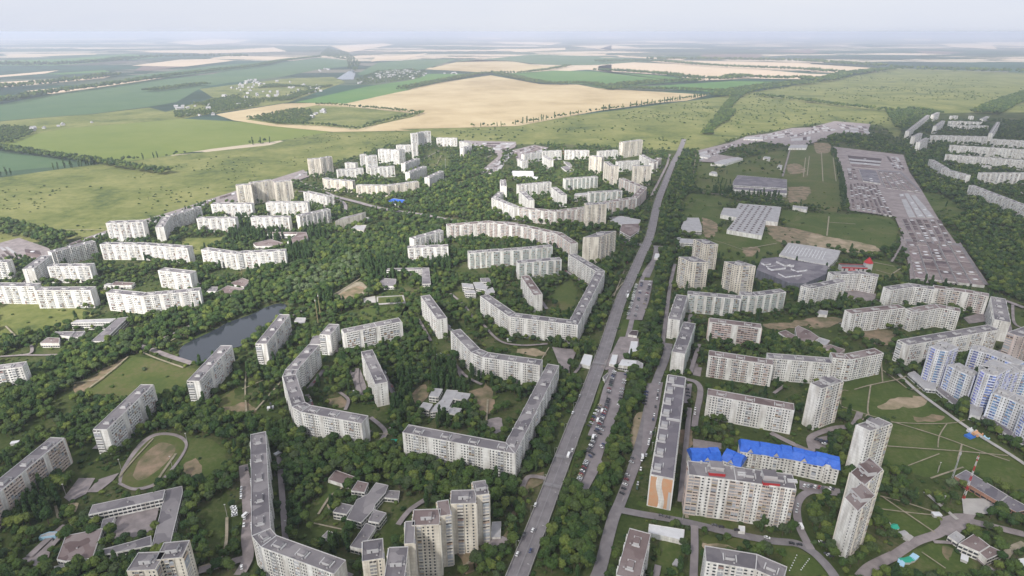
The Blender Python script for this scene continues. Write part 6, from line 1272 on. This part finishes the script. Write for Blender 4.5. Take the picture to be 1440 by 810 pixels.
# undergrowth bushes along edges and on the lawns
q = rng.uniform((-1100, 260), (1300, 1500), (30000, 2)); f = q[:, 1] * CP + CAM_H * SP; px = 720 + FOC * q[:, 0] / f; q = q[(px > -60) & (px < 1500) & inside(q, CITY)]
kb = np.ones(len(q), bool)
for shape, mg in FOOT:
    if mg is None or mg == 99: continue
    a = np.array(shape[1]); m = (shape[2] if shape[0] == 'line' else 0) + (1.2 if shape[0] == 'line' else 0)
    idx = np.nonzero((q[:, 0] > a[:, 0].min() - m) & (q[:, 0] < a[:, 0].max() + m) & (q[:, 1] > a[:, 1].min() - m) & (q[:, 1] < a[:, 1].max() + m) & kb)[0]
    if not len(idx): continue
    if shape[0] == 'poly': ins = inside(q[idx], a) & (rng.random(len(idx)) > (.06 if mg < 3 else 0))
    else:
        ins = np.zeros(len(idx), bool)
        for i in range(len(a) - 1): ins |= seg_dist(q[idx], a[i], a[i + 1]) < m
    kb[idx[ins]] = False
for p_ in [pts('W:253,503 262,488 300,468 351,447 400,433 350,464 307,486 270,511')] + [f_[0][1] for f_ in FOOT if f_[0][0] == 'poly' and f_[1] == 3.0]: kb &= ~inside(q, p_)
q = q[kb]; n_ = len(q)
scatter('bushes', 'low bushes along paths and on the lawns of the housing estate', 'bushes', [(float(a), float(b), 0) for a, b in q], 12 + rng.integers(0, 2, n_), np.repeat(rng.uniform(.5, 1.4, (n_, 1)), 3, 1), rng.uniform(0, 6, n_))
# ------------------------------------------------------------------ meadow bushes and windbreaks
def area_scatter(name, label, cat, s, n, kinds, smin, smax, clump=None):
    P_ = pts(s); a = np.array(P_); out = []
    while len(out) < n:
        # even in the picture rather than on the ground would thin the near part: sample on the ground
        q = rng.uniform(a.min(0), a.max(0), (n * 3, 2)); q = q[inside(q, P_)]
        if clump: nzv = np.array([noise.noise(Vector((x * clump, y * clump, 2))) for x, y in q]); q = q[nzv + rng.normal(0, .12, len(q)) > .08]
        out += q.tolist()
    out = out[:n]; n = len(out); sz = rng.uniform(smin, smax, (n, 1))
    return scatter(name, label, cat, [(x, y, 0) for x, y in out], rng.choice(kinds, n), np.repeat(sz, 3, 1), rng.uniform(0, 6, n))
area_scatter('meadow_bushes', 'scattered low bushes on the meadow left of the housing', 'bushes', 'W:-60,420 -60,262 0,255 140,234 240,230 380,206 430,190 560,184 590,194 540,203 440,232 330,268 230,298 150,325 0,340', 380, [12, 13], .6, 1.5, .006)
area_scatter('meadow_bushes', 'scattered bushes on the meadow behind the ring of blocks', 'bushes', 'W:600,186 720,178 1010,140 1010,160 960,205 720,202', 300, [12, 13], 1.2, 2.4, .004)
area_scatter('meadow_bushes', 'scattered bushes on the meadow right of the tree-lined lane', 'bushes', 'W:1030,135 1240,100 1600,128 1600,165 1270,160 1240,175 1140,172 1010,200', 1100, [12, 13], 1.1, 2.5, .002)
area_scatter('valley_wood', 'woodland patches round the village in the shallow valley', 'trees', 'B1:0,600 250,545 480,470 760,490 900,480 640,570 300,640 100,670 A1:1429,690 1180,700 1150,630 1300,600', 4800, [8, 9, 10], .9, 1.6, .003)
area_scatter('valley_wood', 'grey trees of the garden colony beside the lake', 'trees', 'B1:1050,440 1200,380 1429,370 C1:200,390 150,430 B1:1429,440 1100,480', 2600, [8, 9, 10], .8, 1.4)
area_scatter('valley_wood', 'grove in the green triangle beside the wheat', 'trees', 'B1:320,700 620,640 740,640 770,690 720,740 500,738', 900, [8, 9, 10], .9, 1.5)
area_scatter('valley_wood', 'wood at the far left beside the valley road', 'trees', 'A1:-100,800 40,755 200,765 230,800 100,860 -100,900', 600, [8, 9, 10], 1, 1.6)
area_scatter('valley_wood', 'wood filling the narrow valley behind the lake', 'trees', 'B1:860,230 1000,260 1080,330 1060,390 1000,370 990,310 800,280', 1500, [8, 9, 10], 1.6, 3)
area_scatter('valley_wood', 'dark wood at the upper right between works and far quarter', 'trees', 'E1:500,650 760,640 900,670 840,680 700,810 650,810 560,760', 1300, [8, 9, 10], 1, 1.7)
area_scatter('valley_wood', 'dark wood along the lane beside the wheat field', 'trees', 'D1:690,810 760,720 840,620 930,520 960,560 890,640 930,650 880,720 800,760 770,810', 1500, [8, 9, 10], 1, 1.7)
def belt(label, s, width, step, kinds=(8, 9, 10), smin=1., smax=1.7, gap=0):
    P_ = smooth(pts(s), 8); out = []
    if smin >= 1.4: width *= 1.6
    rows = max(1, int(width / step))
    for i in range(len(P_) - 1):
        a, b = Vector(P_[i]), Vector(P_[i + 1]); L = (b - a).length; d = (b - a).normalized(); n = Vector((-d.y, d.x)); k = max(1, int(L / step))
        for j in range(k):
            if gap and noise.noise(Vector((a.x * .01 + j * .3, a.y * .01, 0))) < gap - .5: continue
            for r_ in range(rows):
                p = a + d * (L * (j + random.random()) / k) + n * ((r_ + .5 - rows / 2 + random.uniform(-.4, .4)) * step); out.append((p.x, p.y, 0))
    n = len(out); sz = rng.uniform(smin, smax, (n, 1)) * 1.35
    scatter('tree_belt', label, 'tree belt', out, rng.choice(kinds, n), np.repeat(sz, 3, 1), rng.uniform(0, 6, n))
belt('thick windbreak between the lime green field and the blue-green one', 'A2:-300,120 0,150 300,190 655,240', 38, 9); belt('thick windbreak ending in the meadow', 'A2:685,240 850,272 1135,312', 42, 9)
belt('row of slender trees under the blue-green field', 'A2:-200,350 0,328 250,295 540,260 655,242', 14, 12, (11,), .9, 1.4, .2); belt('broken row of trees along the far side of the meadow', 'A2:800,232 1080,200 1429,150 B2:0,165 250,125 480,100', 12, 14, (8, 9, 11), .8, 1.5, .42)
belt('dark tree belt at the left edge below the meadow', 'A2:-200,660 0,680 200,720 430,778', 55, 8); belt('long windbreak under the left stubble fields', 'A1:-300,640 0,600 330,540 700,490 1100,430 1429,388 B1:400,352 560,320 800,292', 80, 22, smin=2, smax=3)
belt('windbreak between two left stubble fields', 'A1:-200,520 0,505 300,477 600,440 760,415', 110, 26, smin=2, smax=3.4); belt('windbreak above the left stubble fields', 'A1:-200,355 0,348 350,350 700,322 850,300', 120, 36, smin=2.6, smax=4)
belt('short windbreak by the dark green field', 'A1:990,522 1380,474', 60, 16, smin=1.5, smax=2.2); belt('windbreak behind the big wheat field', 'C1:45,503 300,453 620,402 960,466 1200,470 1300,475 1429,503 D1:80,505', 60, 16, smin=1.4, smax=2.2)
belt('tree row between the big wheat field and the meadow', 'C1:480,758 740,748 1000,708 1200,672 1429,637 D1:0,652 240,622 450,592 750,548 860,545', 20, 11, (8, 9, 11), .9, 1.6, .2); belt('hedge line behind the second wheat field', 'C1:620,398 780,402 980,382 1140,352', 50, 22, smin=1.6, smax=2.6)
belt('windbreak in front of the pinkish stubble at the right', 'D1:0,383 400,408 680,442 850,442 950,425 1000,430 1200,440 1429,440 E1:0,452 100,450 240,412 520,377', 90, 24, smin=2, smax=3); belt('windbreak between two green fields at the right', 'D1:120,492 400,462 690,455', 90, 20, smin=1.6, smax=2.6)
belt('windbreak on the far edge of the wheat at the right', 'C1:1429,500 D1:120,507 500,512 860,527', 60, 16, smin=1.4, smax=2.2); belt('broad wooded belt crossing to the far right', 'D1:860,560 950,522 1100,500 1250,478 1429,462', 110, 16, smin=1.4, smax=2.2)
belt('wooded belt across the right meadow', 'D1:1050,548 1250,570 1429,592 E1:0,592 250,625 500,650 750,650', 60, 14, smin=1.2, smax=1.9); belt('dark diagonal wood at the far right', 'E1:1160,672 1300,605 1429,557 1600,500', 130, 15, smin=1.3, smax=2)
belt('windbreak between two pinkish stubble fields', 'D1:0,325 350,320 800,355 1429,382 E1:0,385 290,405', 90, 28, smin=2, smax=3.2); belt('windbreak along the far stubble edge', 'D1:340,312 700,312 1429,325 E1:0,330 500,362', 130, 40, smin=3, smax=4.5)
belt('grey tree line above the lime green field', 'A1:0,345 350,350 700,330 1000,300 1429,290 B1:300,295', 150, 50, smin=3, smax=5); belt('trees edging the green triangle by the wheat', 'B1:780,612 900,615 1050,628 1250,645 1429,665 C1:150,672 B1:1200,735 1060,775 850,755 500,740', 26, 12, smin=.9, smax=1.6)
belt('dark tree line on the horizon side of the right meadow', 'E1:540,372 900,385 1429,398 1600,402', 160, 40, smin=2.5, smax=4); belt('windbreak on the left of the second wheat field', 'C1:0,510 45,503', 60, 18)
# ------------------------------------------------------------------ haze
mb = MB(); g_ = 94000; mb.box(-g_, g_, -g_, g_, -1, 356, 0, bottom=True)
hm = bpy.data.materials.new('haze_air'); hm.use_nodes = True; hm.node_tree.nodes.clear(); ho = hm.node_tree.nodes.new('ShaderNodeOutputMaterial'); pv = hm.node_tree.nodes.new('ShaderNodeVolumePrincipled')
pv.inputs['Color'].default_value = (.76, .82, 1.0, 1); pv.inputs['Density'].default_value = 7e-5; pv.inputs['Anisotropy'].default_value = .2
hm.node_tree.links.new(pv.outputs[0], ho.inputs['Volume'])
hz = mb.build('haze', hm); tag(hz, 'pale haze over the whole plain', 'haze', kind='stuff')

# ------------------------------------------------------------------ unseen cloud, added and outlined to lay shade over the near districts
def cloud():
    edge = pts('W:-700,1000 -300,520 150,500 330,480 450,450 560,385 640,320 780,255 950,200 1300,158 1700,150 2400,1000'); edge = [(x, y) for x, y in edge]
    lo = min(range(len(edge)), key=lambda i: edge[i][0]); k = 1500 / sdir.z; sh = (sdir.x * k, sdir.y * k)
    E = [(x + sh[0], y + sh[1]) for x, y in edge[1:-1]]; E = [(E[0][0] - 500, sh[1] - 900)] + E + [(E[-1][0] + 300, sh[1] - 900)]
    a = np.array(E); st = 70; xs = np.arange(a[:, 0].min() - 50, a[:, 0].max() + 50, st); ys = np.arange(a[:, 1].min() - 50, a[:, 1].max() + 50, st)
    gx, gy = np.meshgrid(xs, ys); P_ = np.stack([gx.ravel(), gy.ravel()], 1); ins = inside(P_, a); d = np.full(len(P_), 1e9)
    for i in range(len(a)): d = np.minimum(d, seg_dist(P_, a[i - 1], a[i]))
    t = np.clip(np.where(ins, d, 0) / 330, 0, 1); t = t * t * (3 - 2 * t); nz_ = np.array([noise.fractal(Vector((x * .0022, y * .0022, 1)), 1, 2, 4) for x, y in P_]); th = 85 * t * (1 + .35 * nz_)
    nx, ny = len(xs), len(ys); vt = [(p[0], p[1], 1500 + h_ * 1.5) for p, h_ in zip(P_, th)] + [(p[0], p[1], 1500 - h_ * .5) for p, h_ in zip(P_, th)]; n = nx * ny; f = []; th2 = th.reshape(ny, nx)
    use = (th2[:-1, :-1] + th2[1:, :-1] + th2[:-1, 1:] + th2[1:, 1:]) > .01
    for j in range(ny - 1):
        for i in range(nx - 1):
            if not use[j, i]: continue
            q = [j * nx + i, j * nx + i + 1, (j + 1) * nx + i + 1, (j + 1) * nx + i]; f.append(tuple(q)); f.append(tuple(v + n for v in q[::-1]))
    me = bpy.data.meshes.new('cloud'); me.from_pydata([tuple(map(float, v)) for v in vt], [], f); bm = bmesh.new(); bm.from_mesh(me)
    bmesh.ops.remove_doubles(bm, verts=bm.verts, dist=.02); bmesh.ops.delete(bm, geom=[v for v in bm.verts if not v.link_faces], context='VERTS'); bm.to_mesh(me); bm.free()
    cm = bpy.data.materials.new('cloud_vapour'); cm.use_nodes = True; cm.node_tree.nodes.clear(); o_ = cm.node_tree.nodes.new('ShaderNodeOutputMaterial'); v_ = cm.node_tree.nodes.new('ShaderNodeVolumePrincipled')
    v_.inputs['Color'].default_value = (1, 1, 1, 1); v_.inputs['Density'].default_value = .0045; cm.node_tree.links.new(v_.outputs[0], o_.inputs['Volume']); me.materials.append(cm); tag(obj('cloud', me), kind='structure')
cloud()
